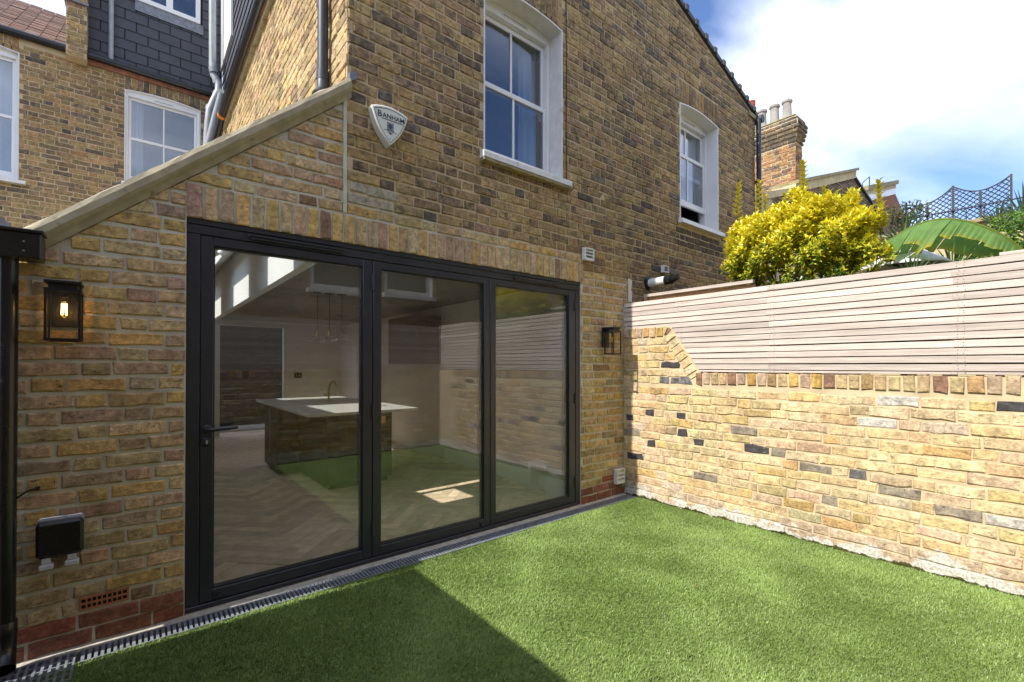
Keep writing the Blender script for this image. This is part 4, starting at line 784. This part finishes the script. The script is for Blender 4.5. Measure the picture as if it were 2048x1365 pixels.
w = Wallwork(); hm = [(V[0] - .006, V[1] + .006, V[2] - .075, V[3] + .28) for V in (V1, V2)]; w.add(lay(-3.4, .845, 3.0, 6.13, .075, .063, .0115, hm, seed=310), MP, 'oldtan', 311, .007)
w.add(lay(-1.075, -.842, 6.11, 7.6, .075, .063, .0115, seed=312), Plane((0, 6.78, 0), (1, 0, 0), (0, -1, 0)), 'oldtan', 313); w.emit(TH, M['brick'], 0)
for V, sd in ((V1, 320), (V2, 340)):
    ab = Wallwork(); cxm, hw = (V[0] + V[1]) / 2, (V[1] - V[0]) / 2
    for i in range(13): a, b = V[0] + 2 * hw * i / 13 + .005, V[0] + 2 * hw * (i + 1) / 13 - .005; ab.add([[(q, V[3] + RISE * (1 - ((q - cxm) / hw) ** 2) + .004) for q in (a, b)] + [(b, V[3] + .27), (a, V[3] + .27)]], MP, 'oldtan', sd + i)
    ab.emit(TH, M['brick'], 0, rest='arch_bricks')
sash(TH, V1, YM, curtain='left', dep=.03); sash(TH, V2, YM, curtain='full', dep=.07, bars=False, old=True)
bx('eaves_board', M['timber'], TH, -.842, .845, YM - .03, YM - .0085, 6.135, 6.235)
MB().tube([(-.85, YM - .06, 6.262), (.86, YM - .06, 6.255)], .052, 14).build('gutter', M['gutter'], TH, smooth=True); MB().tube([(-4, YM - .05, 6.24), (-1.08, YM - .05, 6.262)], .058, 12).build('gutter', M['gutter'], TH, smooth=True)
bx('cap_flashing', M['lead'], TH, -1.10, -.82, 6.74, 7.1, 6.93, 6.955)
bx('dormer_wall', M['pit'], TH, -.838, .999, YM + .06, YM + .3, 6.24, 9.0)
r = np.random.RandomState(6)
for k in range(14):
    z = 6.27 + k * .171; x = -.84 - (.15 if k % 2 else 0)
    while x < .995:
        a, b = max(x, -.84), min(x + .296, .998); x += .304
        segs = [(a, b)]
        if z > 7.30: segs = [(p, q) for p, q in ((a, min(b, -.27)), (max(a, .69), b)) if q - p > .02]
        for p, q in segs: q -= .008; dz = r.normal(0, .0015); MB().add([(p, YM + .045, z + dz), (q, YM + .045, z + dz), (q, YM + .058, z + .18), (p, YM + .058, z + .18), (p, YM + .053, z + dz), (q, YM + .053, z + dz)], [(0, 1, 2, 3), (0, 4, 5, 1), (0, 3, 4), (1, 5, 2)]).build('slate', M['slate'], TH)
f = MB(); zb = 7.50; f.box(-.235, .655, YM + .01, YM + .058, zb, zb + .075); f.box(-.235, -.17, YM + .012, YM + .058, zb + .0755, 9.0); f.box(.585, .655, YM + .012, YM + .058, zb + .0755, 9.0); f.box(.16, .255, YM + .011, YM + .058, zb + .0755, 9.0); o = f.build('dormer_window', M['white'], TH)
for a, b in ((-.17, .16), (.255, .585)): bx('pane', M['wglass'], o, a, b, YM + .03, YM + .036, zb + .075, 9.0)
bx('apron_flashing', M['lead'], TH, -.26, .70, YM + .028, YM + .044, 7.33, 7.498)
MB().tube([(-.56, YM - .0, 9.0), (-.56, YM - .0, 6.36), (-.54, YM - .03, 6.31)], .034, 14).build('downpipe', M['greypipe'], TH, smooth=True)
# tiled roof of the neighbour
tm = MB(); rr = np.random.RandomState(3); dy, dz = 2.0 / 26, 1.60 / 26
for i in range(26):
    x = -5.2
    while x < -1.09:
        w_ = .165; y, z = YM + .0 + i * dy, 6.28 + i * dz; c = rr.choice(4); col = [(.15, .085, .065), (.18, .10, .075), (.12, .075, .06), (.20, .13, .10)][c]; x1 = min(x + w_ - .006, -1.085); o = rr.normal(0, .003)
        tm.add([(x, y, z + o + .014), (x1, y, z + o + .014), (x1, y + dy * 1.3, z + o + dz * 1.3 + .004), (x, y + dy * 1.3, z + o + dz * 1.3 + .004), (x, y, z + o), (x1, y, z + o)], [(0, 1, 2, 3), (0, 4, 5, 1)], (*col, 1)); x += w_
tm.build('roof_tiles', M['tile'], TH, colors=True, kind='stuff'); MB().prism([(YM, 6.24), (YM + 2.05, 7.88), (YM + 4.1, 6.24)], 'x', -5.2, -1.08).build('roof', M['timber'], TH)
# slate-hung loft wall over the rear addition
LX, LY = 1.0, 3.85
MB().box(LX + .012, 3.5, LY + .012, YM, 5.12, 9.0).build('loft_wall', M['pit'], TH)
for k in range(18):
    z = 5.14 + k * .171; y = LY - (.15 if k % 2 else 0)
    while y < YM:
        a, b = max(y, LY), min(y + .290, YM + .04); y += .299
        if b - a < .03: continue
        if z > 6.75 and b > 5.75: b = min(b, 5.75)
        if b - a < .03: continue
        MB().add([(LX - .004, a, z), (LX - .004, b, z), (LX + .010, b, z + .18), (LX + .010, a, z + .18), (LX + .005, a, z), (LX + .005, b, z)], [(0, 1, 2, 3), (0, 4, 5, 1), (0, 3, 4), (1, 5, 2)]).build('slate', M['slate'], TH)
    x = LX - (.15 if k % 2 else 0)
    while x < 1.9:
        a, b = max(x, LX), x + .296; x += .299
        if b - a > .03: MB().add([(a, LY - .004, z), (b, LY - .004, z), (b, LY + .010, z + .18), (a, LY + .010, z + .18), (a, LY + .005, z), (b, LY + .005, z)], [(0, 1, 2, 3), (0, 4, 5, 1)]).build('slate', M['slate'], TH)
bx('loft_window_trim', M['white'], TH, LX - .03, LX + .0, 5.80, YM + .04, 6.78, 9.0)
MB().tube([(1.14, LY - .06, 9), (1.14, LY - .06, 5.3)], .03, 10).build('vent_pipe', M['greypipe'], TH, smooth=True)
# eaves gutter on the addition's flank, fascia, and the pipes gathered in the corner
eg = thing('eaves_gutter', (.78, 2.5, 5.0), 'long black eaves gutter along the sunlit side wall', 'gutter')
MB().tube([(.775, .02, 5.10), (.775, 5.05, 5.085)], .062, 18).build('trough', M['gutter'], eg, smooth=True)
for y in (1.2, 2.25, 3.3, 4.3): MB().tube([(.775, y, 5.10), (.775, y + .04, 5.10)], .069, 18).build('union_bracket', M['gutter'], eg, smooth=True)
bx('fascia', M['stone'], eg, .805, .848, .0, 5.35, 4.965, 5.028, b=.004); bx('soffit', M['timber'], eg, .79, .849, .0, 5.35, 5.029, 5.06)
MB().tube([(.775, 5.06, 5.085), (.775, 5.14, 5.085)], .066, 16).build('end_clip', M['orange'], eg, smooth=True); MB().tube([(.775, 5.14, 5.08), (.775, 5.30, 5.02), (.72, 5.9, 4.7), (.66, 6.4, 4.35)], .045, 14).build('swan_neck', M['gutter'], eg, smooth=True)
A = lambda px, py, y: tuple(on(px, py, 1, y))
sp_ = thing('soil_pipe', A(425, 200, 6.7), 'grey plastic soil pipe with swan neck in the corner beside the slate dormer', 'pipe')
MB().tube([A(425, -60, 6.7), A(425, 130, 6.7)], .056, 18).build('pipe', M['greypipe'], sp_, smooth=True); MB().tube([A(425, 128, 6.7), A(427, 150, 6.68), A(437, 168, 6.64), A(437, 183, 6.62), A(426, 205, 6.62), A(419, 222, 6.62), A(416, 250, 6.62), A(413, 300, 6.62)], .058, 18).build('offset_bend', M['greypipe'], sp_, smooth=True)
for a, b in ((136, 146), (160, 168), (186, 196), (214, 222)): q = {136: 425.5, 160: 433, 186: 435, 214: 421}[a]; MB().tube([A(q, a, 6.66), A(q + (2 if a < 170 else -3), b, 6.66)], .066, 18).build('collar', M['greypipe'], sp_, smooth=True)
sp2 = thing('branch_pipe', A(440, 200, 6.2), 'second grey pipe with round end cap slanting down beside the soil pipe', 'pipe')
MB().tube([A(443, 187, 6.0), A(441, 195, 6.02), A(430, 235, 6.1), A(416, 290, 6.2)], .05, 18).build('pipe', M['greypipe'], sp2, smooth=True); c = np.array(A(443, 186, 6.0)); d = (CAM - c) / np.linalg.norm(CAM - c); MB().tube([tuple(c), tuple(c + d * .03)], .058, 20).build('end_cap', M['whiteplas'], sp2, smooth=True)

# ------------------------------------------------------------------ houses and terrace to the right
CHM = thing('chimney_house', (11.5, 1.5, 0), 'sooty brick house with rendered sloping parapet and tall orange chimney stack', 'house')
B = lambda px, py, y=1.0: (on(px, py, 1, y)[0], on(px, py, 1, y)[2])
gp = [B(1500, 402), B(1586, 387), B(1707, 357), B(1742, 409), B(1767, 477)]
MB().prism([(gp[0][0], -.1)] + gp + [(gp[-1][0] + 2, gp[-1][1] - 1.6), (gp[-1][0] + 2, -.1)], 'y', 1.0, 1.4).build('wall', M['mold'], CHM)
GP = Plane((0, 1.0, 0), (1, 0, 0), (0, -1, 0)); w = Wallwork(); cl = []
def hp_below(p, q): a, b = -(q[1] - p[1]), (q[0] - p[0]); return (a, b, a * p[0] + b * p[1] - .03)
w.add(lay(10, 24, 4.0, 9.5, .075, .062, .012, (), [hp_below(gp[1], gp[2]), hp_below(gp[2], gp[3]), hp_below(gp[3], gp[4])], seed=410), GP, 'soot', 411); 
def stack_faces(x0, x1, y0, y1, z0, z1, style, seed, ww):
    ww.add(lay(x0, x1, z0, z1, .075, .062, .012, seed=seed), Plane((0, y0, 0), (1, 0, 0), (0, -1, 0)), style, seed + 1, .007, .003); ww.add(lay(-y1, -y0, z0, z1, .075, .062, .012, seed=seed + 2), Plane((x0, 0, 0), (0, -1, 0), (-1, 0, 0)), style, seed + 3, .009, .004)
cx0, cx1 = B(1591, 300)[0], B(1604, 300)[0]; ctz = B(1590, 232)[1]; cb = B(1590, 388)[1]; cy1 = 2.15
MB().box(cx0, cx1, 1.001, cy1, cb - .4, ctz).build('chimney_stack', M['mold'], CHM)
capz = B(1591, 283)[1]
stack_faces(cx0, cx1, 1.0, cy1, cb - .4, capz, 'chim', 420, w)
CH = (ctz - capz) / 6
for i, (e, h) in enumerate(((.02, CH), (.045, CH), (.07, CH), (.09, CH), (.09, CH), (.05, CH))):
    z = capz + i * CH; q = MB().box(cx0 - e + .012, cx1 + e - .012, 1.0 - e + .012, cy1 + e, z, z + h - .003).build('corbel', M['mold'], CHM); stack_faces(cx0 - e, cx1 + e, 1.0 - e, cy1 + e, z + .004, z + h - .002, 'soot', 440 + i * 9, w)
w.emit(CHM, M['brick'], 0)
topz = ctz
bx('flaunching', M['stone'], CHM, cx0 - .05, cx1 + .05, .98, cy1, topz, topz + .05, b=.02)
for px_, lab in ((1574, 'a'), (1549, 'b'), (1524, 'c')):
    x, y, z = on(px_, 215, 0, (cx0 + cx1) / 2); hgt = 8.2 * .0 + .52; m = MB().lathe([(.105, 0), (.100, .08), (.088, .40), (.092, .42), (.112, .44), (.115, .48), (.100, .50), (.085, .50), (.08, .3)], (x, y, topz + .03), 'z', 20); m.build('chimney_pot', M['pot'], CHM, smooth=True)
def band(p, q, t0, t1, y0, y1, mat, name):
    MB().prism([(p[0], p[1] + t0), (q[0], q[1] + t0), (q[0], q[1] + t1), (p[0], p[1] + t1)], 'y', y0, y1).build(name, mat, CHM)
band(gp[1], (gp[2][0] + .02, gp[2][1]), .0, .20, .94, 1.45, M['render'], 'render_band'); band((gp[0][0], gp[0][1] - .02), (gp[1][0] - .01, gp[1][1] - .02), .0, .14, .95, 1.4, M['render'], 'render_band'); band(gp[1], (gp[2][0] + .06, gp[2][1] + .01), .201, .275, .88, 1.5, M['stone'], 'parapet_coping')
for p, q in ((gp[2], gp[3]), (gp[3], gp[4])): band(p, q, -.02, .03, .93, 1.42, M['slate'], 'verge')
rpz = on(1502, 212, 1, 3.0); o = MB().lathe([(.10, -.6), (.10, -.1), (.12, -.08), (.12, -.05), (.10, -.04), (.12, .0), (.12, .03), (.10, .04), (.12, .08), (.12, .11), (.09, .12)], tuple(rpz), 'z', 18).build('chimney_pot', M['redpot'], CHM, smooth=True); o['label'] = 'red ribbed chimney pot'
MB().box(rpz[0] - .3, rpz[0] + .3, 2.8, 3.4, 4.8, rpz[2] - .58).build('chimney_stack', M['mold'], CHM)
FH = thing('far_house', (19, 2, 0), 'distant brick house end with cream band above the golden bush', 'house')
q = [B(1722, 425, 1.3), B(1728, 398, 1.3), B(1788, 382, 1.3), B(1800, 410, 1.3), B(1830, 480, 1.3)]; MB().prism([(q[0][0], 0)] + q[1:] + [(q[4][0], 0)], 'y', 1.3, 1.9).build('wall', M['timber'], FH)
for t0, t1, mt, nm, e in ((-.12, .10, 'white', 'white_band', .04), (.101, .25, 'render', 'render_band', .05), (.251, .40, 'stone', 'coping', .12)): MB().prism([(q[1][0], q[1][1] + t0), (q[2][0] + e, q[2][1] + t0), (q[2][0] + e, q[2][1] + t1), (q[1][0], q[1][1] + t1)], 'y', 1.3 - e, 2).build(nm, M[mt], FH)
ae = [A(1738, 396, 1.5), A(1739, 354, 1.5), A(1725, 366, 1.5), A(1727, 398, 1.5)]; m = MB(); m.tube(ae[:2], .014, 6); m.tube([ae[1], ae[2]], .014, 6); m.tube(ae[2:], .010, 6); tag(m.build('aerial', M['iron'], None), 'thin television aerial on the distant roof', 'aerial')
# roof terrace with iron trellis
TX = 9.0
RT = thing('terrace_building', (10, -2, 0), 'low flat roofed building carrying the iron trellis beyond the plants', 'building'); MB().box(TX - .1, TX + 4, -7, -.9, -.1, 3.30).build('wall', M['render'], RT); bx('parapet', M['stone'], RT, TX - .15, TX + .15, -7.05, -.85, 3.301, 3.36, b=.01)
TR = thing('iron_trellis', (TX, -1.9, 3.36), 'dark iron lattice trellis with scooped top rail against the blue sky', 'trellis')
pst = [(-1.15, 3.58), (-1.335, 3.80), (-1.58, 3.745), (-1.861, 3.918), (-2.142, 3.776), (-2.437, 3.905)]
for y, z in pst: bx('post', M['iron'], TR, TX - .012, TX + .012, y - .012, y + .012, 3.361, z + .01)
for (ya, za), (yb, zb_) in zip(pst[:-1], pst[1:]):
    sag = .03; topf = lambda y: za + (zb_ - za) * (y - ya) / (yb - ya) - sag * 4 * ((y - ya) / (yb - ya)) * (1 - (y - ya) / (yb - ya))
    MB().tube([(TX, y, topf(y)) for y in np.linspace(ya, yb, 7)], .009, 6).build('top_rail', M['iron'], TR)
    z0 = 3.37; sp = .058
    for s in (1, -1):
        for k in np.arange(-18, 20):
            pts = []
            for y in np.linspace(ya, yb, 25):
                z = z0 + s * (y - ya) * .92 + k * sp * 1.12
                if z0 <= z <= topf(y): pts.append((y, z))
            if len(pts) > 2: MB().tube([(TX + .006 * s, *pts[0]), (TX + .006 * s, *pts[-1])], .0068, 5).build('lath', M['iron'], TR)
MB().tube([(TX - .03, -1.0, 3.56), (TX - .03, -2.75, 3.56)], .010, 6).build('hand_rail', M['iron'], TR)
for y in np.arange(-1.1, -2.7, -.18): MB().tube([(TX - .03, y, 3.361), (TX - .03, y, 3.56)], .006, 5).build('baluster', M['iron'], TR)

# ------------------------------------------------------------------ planting beyond the fence
def leaf(mb, p, d, up, L, Wd, col, fold=.25, droop=.2):
    d = d / np.linalg.norm(d); s = np.cross(d, up); n_ = np.linalg.norm(s); s = s / n_ if n_ > 1e-6 else np.array((1, 0, 0)); u = np.cross(s, d)
    a = p; b = p + d * L * .45 + u * L * .05; c = p + d * L - u * L * droop
    l, r_ = b + s * Wd * .5 + u * Wd * fold, b - s * Wd * .5 + u * Wd * fold
    mb.add([a, r_, b, l, c], [(0, 1, 2), (0, 2, 3), (1, 4, 2), (2, 4, 3)]); mb.c[-5:] = [col[0], col[1], col[0], col[1], col[1]]
def golden_bush():
    t = thing('golden_bush', (5.05, -1.25, 0), 'dense golden yellow variegated shrub rising above the slat fence', 'shrub'); r = np.random.RandomState(12); mb = MB(); C0 = np.array((5.0, -1.21, 2.32)); Rr = np.array((.58, .70, .66)); st = MB()
    def shade(h, k):
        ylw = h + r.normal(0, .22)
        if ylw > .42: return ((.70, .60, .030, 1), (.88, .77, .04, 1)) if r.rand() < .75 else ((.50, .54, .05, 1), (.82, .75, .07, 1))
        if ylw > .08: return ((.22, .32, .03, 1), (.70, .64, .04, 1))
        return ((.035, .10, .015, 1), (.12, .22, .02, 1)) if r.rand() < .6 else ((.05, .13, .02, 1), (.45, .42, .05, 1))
    tips = []
    for i in range(2000):
        v = r.normal(size=3); v /= np.linalg.norm(v); v[2] = abs(v[2]) if r.rand() < .62 else v[2]
        lump = 1 + .10 * sin(v[0] * 6 + 1) * sin(v[1] * 7) + .10 * sin(v[1] * 11 + v[2] * 9); rad_ = (.80 + .20 * r.rand() ** .5) * lump * (1 if r.rand() < .8 else r.uniform(.55, .9))
        if v[2] < -.1: rad_ *= .97
        tips.append((C0 + v * Rr * rad_, v))
    for p, v in tips:
        if p[0] < GX + .12: continue
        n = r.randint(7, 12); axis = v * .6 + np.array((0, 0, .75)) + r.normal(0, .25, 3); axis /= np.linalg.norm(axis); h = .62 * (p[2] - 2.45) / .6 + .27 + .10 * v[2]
        for k in range(n):
            a = k * 2.4 + r.rand(); o = np.cross(axis, (sin(a), cos(a), .3)); o /= np.linalg.norm(o); tt = k / n
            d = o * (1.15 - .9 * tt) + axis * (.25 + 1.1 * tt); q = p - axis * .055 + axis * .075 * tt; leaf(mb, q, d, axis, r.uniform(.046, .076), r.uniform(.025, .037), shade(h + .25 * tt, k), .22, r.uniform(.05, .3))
    for px_, py_, L in ((1478, 372, .36), (1519, 368, .30), (1606, 330, .42), (1648, 380, .22), (1757, 366, .40), (1530, 395, .2), (1700, 405, .2), (1570, 395, .2)):
        top = on(px_, py_, 0, 5.0 + r.uniform(-.15, .1)); base = top - np.array((r.normal(0, .02), -.02 * np.sign(top[1] + 1.22), L + .15)); st.tube([tuple(base), tuple((base + top) / 2 + r.normal(0, .006, 3)), tuple(top)], [.006, .005, .003], 6); n = int(L / .022)
        for k in range(n):
            f = k / (n - 1); q = base + (top - base) * (.3 + .7 * f)
            for s in (0, pi): a = s + k * 1.57 + r.normal(0, .2); leaf(mb, q, np.array((cos(a), sin(a), .75 + .6 * f)), np.array((0, 0, 1.)), (.088 - .02 * f), .040, ((.45, .42, .04, 1), (.74, .60, .05, 1)) if r.rand() < .8 else ((.20, .30, .04, 1), (.55, .52, .06, 1)), .2, .1)
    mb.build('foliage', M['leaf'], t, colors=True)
    for k in range(9): a = k * .7; st.tube([(5.02 + .06 * cos(a), -1.22 + .06 * sin(a), -.08), (5.02 + .12 * cos(a), -1.22 + .15 * sin(a), 1.2), (5.0 + .35 * cos(a), -1.22 + .45 * sin(a), 2.3)], [.022, .018, .008], 7)
    st.build('stem', M['stem'], t)
golden_bush()
def banana():
    t = thing('banana_plant', (6.3, -2.9, 0), 'banana plant with one huge arching ribbed green leaf above the fence', 'plant'); DX = 6.0; r = np.random.RandomState(5)
    mid = [on(a, b, 0, DX + o) for a, b, o in ((2085, 545, .35), (2040, 497, .25), (1995, 466, .15), (1945, 446, .08), (1900, 438, 0), (1860, 441, -.03), (1820, 455, -.06), (1790, 473, -.08), (1768, 487, -.1))]
    mid = np.array(mid); n = 110; tt = np.linspace(0, 1, n); ti = np.linspace(0, 1, len(mid)); cv = np.stack([np.interp(tt, ti, mid[:, i]) for i in range(3)], 1)
    for _ in range(12): cv[1:-1] = (cv[:-2] + 2 * cv[1:-1] + cv[2:]) / 4
    m = MB()
    tears = np.zeros(n); 
    for c, wd in ((12, 3), (21, 3), (30, 2), (38, 3), (47, 2), (53, 2), (61, 2), (70, 2), (78, 2), (88, 2), (97, 2)): tears[c] = 1
    for side in (-1, 1):
        prev = None; k = 8; seg = 0.
        def row(i, seg):
            f = tt[i]; tan = cv[min(i + 1, n - 1)] - cv[max(i - 1, 0)]; tan /= np.linalg.norm(tan); outd = np.cross(tan, (0, 0, 1)); outd /= np.linalg.norm(outd); outd *= side
            near = float(outd @ (CAM - cv[i])) > 0; dr, ou = ((.92, .58) if near else (1.0, .60)); yl = max(0, 1 - abs(f - .5) * 2.2)
            wd = (.40 if near else .40) * (sin(pi * min(1, (f * .93 + .10))) ** .55) * (1 if f < .93 else max(.05, (1 - f) / .07)) * .78; edge = 1 + .04 * sin(i * .55) + .06 * sin(i * .21 + 1) + seg; g = .94 + .07 * sin(i * 1.9) + .10 * r.rand(); ids = len(m.v)
            for j in range(k + 1):
                q = j / k; p = cv[i] + (outd * (ou * q * (1 - .25 * q)) + np.array((0, 0, -1.)) * (dr * q ** 1.35 + .05 * q + (.05 * sin(i * .33) + 1.1 * seg) * q ** 3)) * wd * edge + tan * ((.62 + 1.2 * seg) * q) * wd + outd * .0016 * sin(i * 2.1) * q * 3
                y_ = yl * max(0, (q - .80) / .2) ** 1.5; m.v.append(tuple(p)); m.c.append((.20 * g * (1 - y_) + .50 * y_, .36 * g * (1 - y_) + .42 * y_, .10 * (1 - y_) + .03 * y_, 1))
            return ids
        for i in range(n):
            if tears[i]: seg = r.uniform(-.16, .14); prev = row(i - 1, seg)
            ids = row(i, seg)
            if prev is not None: m.f += [(prev + j, prev + j + 1, ids + j + 1, ids + j) for j in range(k)]
            prev = ids
    o = m.build('leaf', M['banana'], t, colors=True, smooth=False)
    MB().tube([tuple(p) for p in cv[::6]], list(np.linspace(.022, .005, len(cv[::6]))), 8, col=(.25, .33, .06, 1)).build('midrib', M['banana'], o, colors=True, smooth=True)
    MB().tube([(6.35, -2.95, -.09), (6.36, -2.95, 1.2), tuple(cv[0] + np.array((0, -.05, -.5))), tuple(cv[0])], [.10, .08, .04, .022], 12, col=(.18, .25, .06, 1)).build('pseudostem', M['banana'], t, colors=True, smooth=True)
banana()
def fan_palm(base, n, L, a0, a1, label, colr, tilt, seed, wd=.022, name='palm'):
    t = thing(name, base, label, 'palm'); r = np.random.RandomState(seed); m = MB(); base = np.array(base, float); rt = np.array((.63 * 0 + .775, -.63, 0.)); fwd = np.array((-.63, -.775, 0))
    for i in range(n):
        a = a0 + (a1 - a0) * i / (n - 1) + r.normal(0, .02); d = rt * cos(a) + np.array((0, 0, 1.)) * sin(a) + fwd * (tilt + r.normal(0, .12)); ll = L * r.uniform(.8, 1.1); s = np.cross(d, fwd); s /= np.linalg.norm(s); mid_ = base + d * ll * .55; tip = base + d * ll - np.array((0, 0, ll * .10)); k = r.uniform(.75, 1.2)
        c = (*[x * k for x in colr], 1); m.add([base, mid_ + s * wd * .5, mid_ - fwd * .006, mid_ - s * wd * .5, tip], [(0, 1, 2), (0, 2, 3), (1, 4, 2), (2, 4, 3)], c)
    m.build('frond', M['frond'], t, colors=True); MB().tube([(base[0] + .05, base[1], -.09), (base[0] + .03, base[1], base[2] * .6), tuple(base)], [.05, .03, .012], 8).build('trunk', M['stem'], t); return t
fan_palm(tuple(on(1997, 462, 0, 7.2)), 46, .36, -.3, pi + .3, 'grey green spiky fan palm in front of the iron trellis', (.17, .25, .12), .25, 1)
fan_palm(tuple(on(1890, 552, 0, 6.9)), 44, .78, pi - .65, pi + .12, 'long dark palm frond hanging below the banana leaf', (.035, .085, .04), .15, 2, .026)
fan_palm(tuple(on(1805, 492, 0, 7.6)), 40, .50, .2, pi + .2, 'pale feathery fan palm at the left of the banana leaf', (.16, .24, .10), .3, 3)
fan_palm(tuple(on(1905, 548, 0, 6.7)), 36, .42, .1, pi - .3, 'short fan palm leaf just above the fence top', (.10, .20, .07), .3, 4)
fan_palm(tuple(on(2050, 450, 0, 8.2)), 30, .55, .7, pi - .4, 'stiff blue green spiky palm at the right edge', (.11, .19, .16), .2, 5, .03)
fan_palm(tuple(on(1822, 562, 0, 4.9)), 26, .24, .3, pi - .2, 'small palm tuft peeping over the fence beside the golden bush', (.15, .22, .09), .3, 6)
def leafy(c, rad_, n, L, cols, label, name, seed, trunk=True):
    t = thing(name, (c[0], c[1], 0), label, 'shrub'); r = np.random.RandomState(seed); m = MB(); c = np.array(c)
    for i in range(n):
        v = r.normal(size=3); v /= np.linalg.norm(v); p = c + v * np.array(rad_) * r.uniform(.55, 1.05); d = v * .5 + r.normal(0, .6, 3) + np.array((0, 0, .3)); k = r.uniform(.7, 1.3); q = cols[r.randint(len(cols))]; cc_ = (*[x * k for x in q], 1); leaf(m, p, d, v + np.array((0, 0, .5)), L * r.uniform(.7, 1.2), L * .45, (cc_, cc_))
    m.build('foliage', M['leaf'], t, colors=True)
    MB().tube([(c[0], c[1], -.09), (c[0] + .03, c[1], c[2] * .6), tuple(c)], [.04, .03, .012], 8).build('stem', M['stem'], t)
leafy(on(2060, 470, 0, 6.6), (.35, .40, .26), 1500, .055, [(.10, .22, .02), (.16, .27, .03), (.05, .13, .02)], 'fresh green leafy shrub at the right edge above the fence', 'leafy_shrub', 21)
leafy(on(1958, 535, 0, 6.5), (.25, .32, .12), 700, .035, [(.12, .28, .03), (.20, .36, .05)], 'bright green small leaved shrub under the banana leaf', 'leafy_shrub', 22)
leafy(on(1812, 425, 0, 8.9), (.10, .28, .16), 420, .05, [(.06, .13, .04), (.09, .16, .05), (.16, .10, .05)], 'climbing plant tangled on the left of the iron trellis', 'climber', 23)
tag(MB().lathe([(.0, .10), (.20, .07), (.40, -.08), (.40, -.095), (.20, .055)], tuple(on(1806, 520, 0, 6.3)), 'z', 12, cap=False).build('parasol_canopy', M['white']), 'sunlit white parasol top behind the fence beside the golden bush', 'parasol')

# two dry leaf scraps blown onto the turf, and a second golden shrub that the right-hand pane mirrors
for i, (x, y, lab) in enumerate(((2.35, -1.55, 'small dry brown leaf scrap in the middle of the lawn'), (3.50, -1.5, 'small dry brown leaf scrap near the foot of the garden wall'))):
    m = MB(); leaf(m, np.array((x, y, .004)), np.array((cos(i * 2.1), sin(i * 2.1), .15)), np.array((0, 0, 1.)), .035, .014, ((.30, .20, .08, 1), (.42, .30, .13, 1))); tag(m.build('fallen_leaf', M['frond'], None, colors=True), lab, 'leaf')
gb = bpy.data.objects['golden_bush']; g2 = gb.copy(); COL.objects.link(g2); g2.location = gb.location + Vector((.35, -2.35, -.12)); g2['label'] = 'second golden shrub out of frame, mirrored in the right door pane'
for ch in list(gb.children): c = ch.copy(); COL.objects.link(c); c.parent = g2
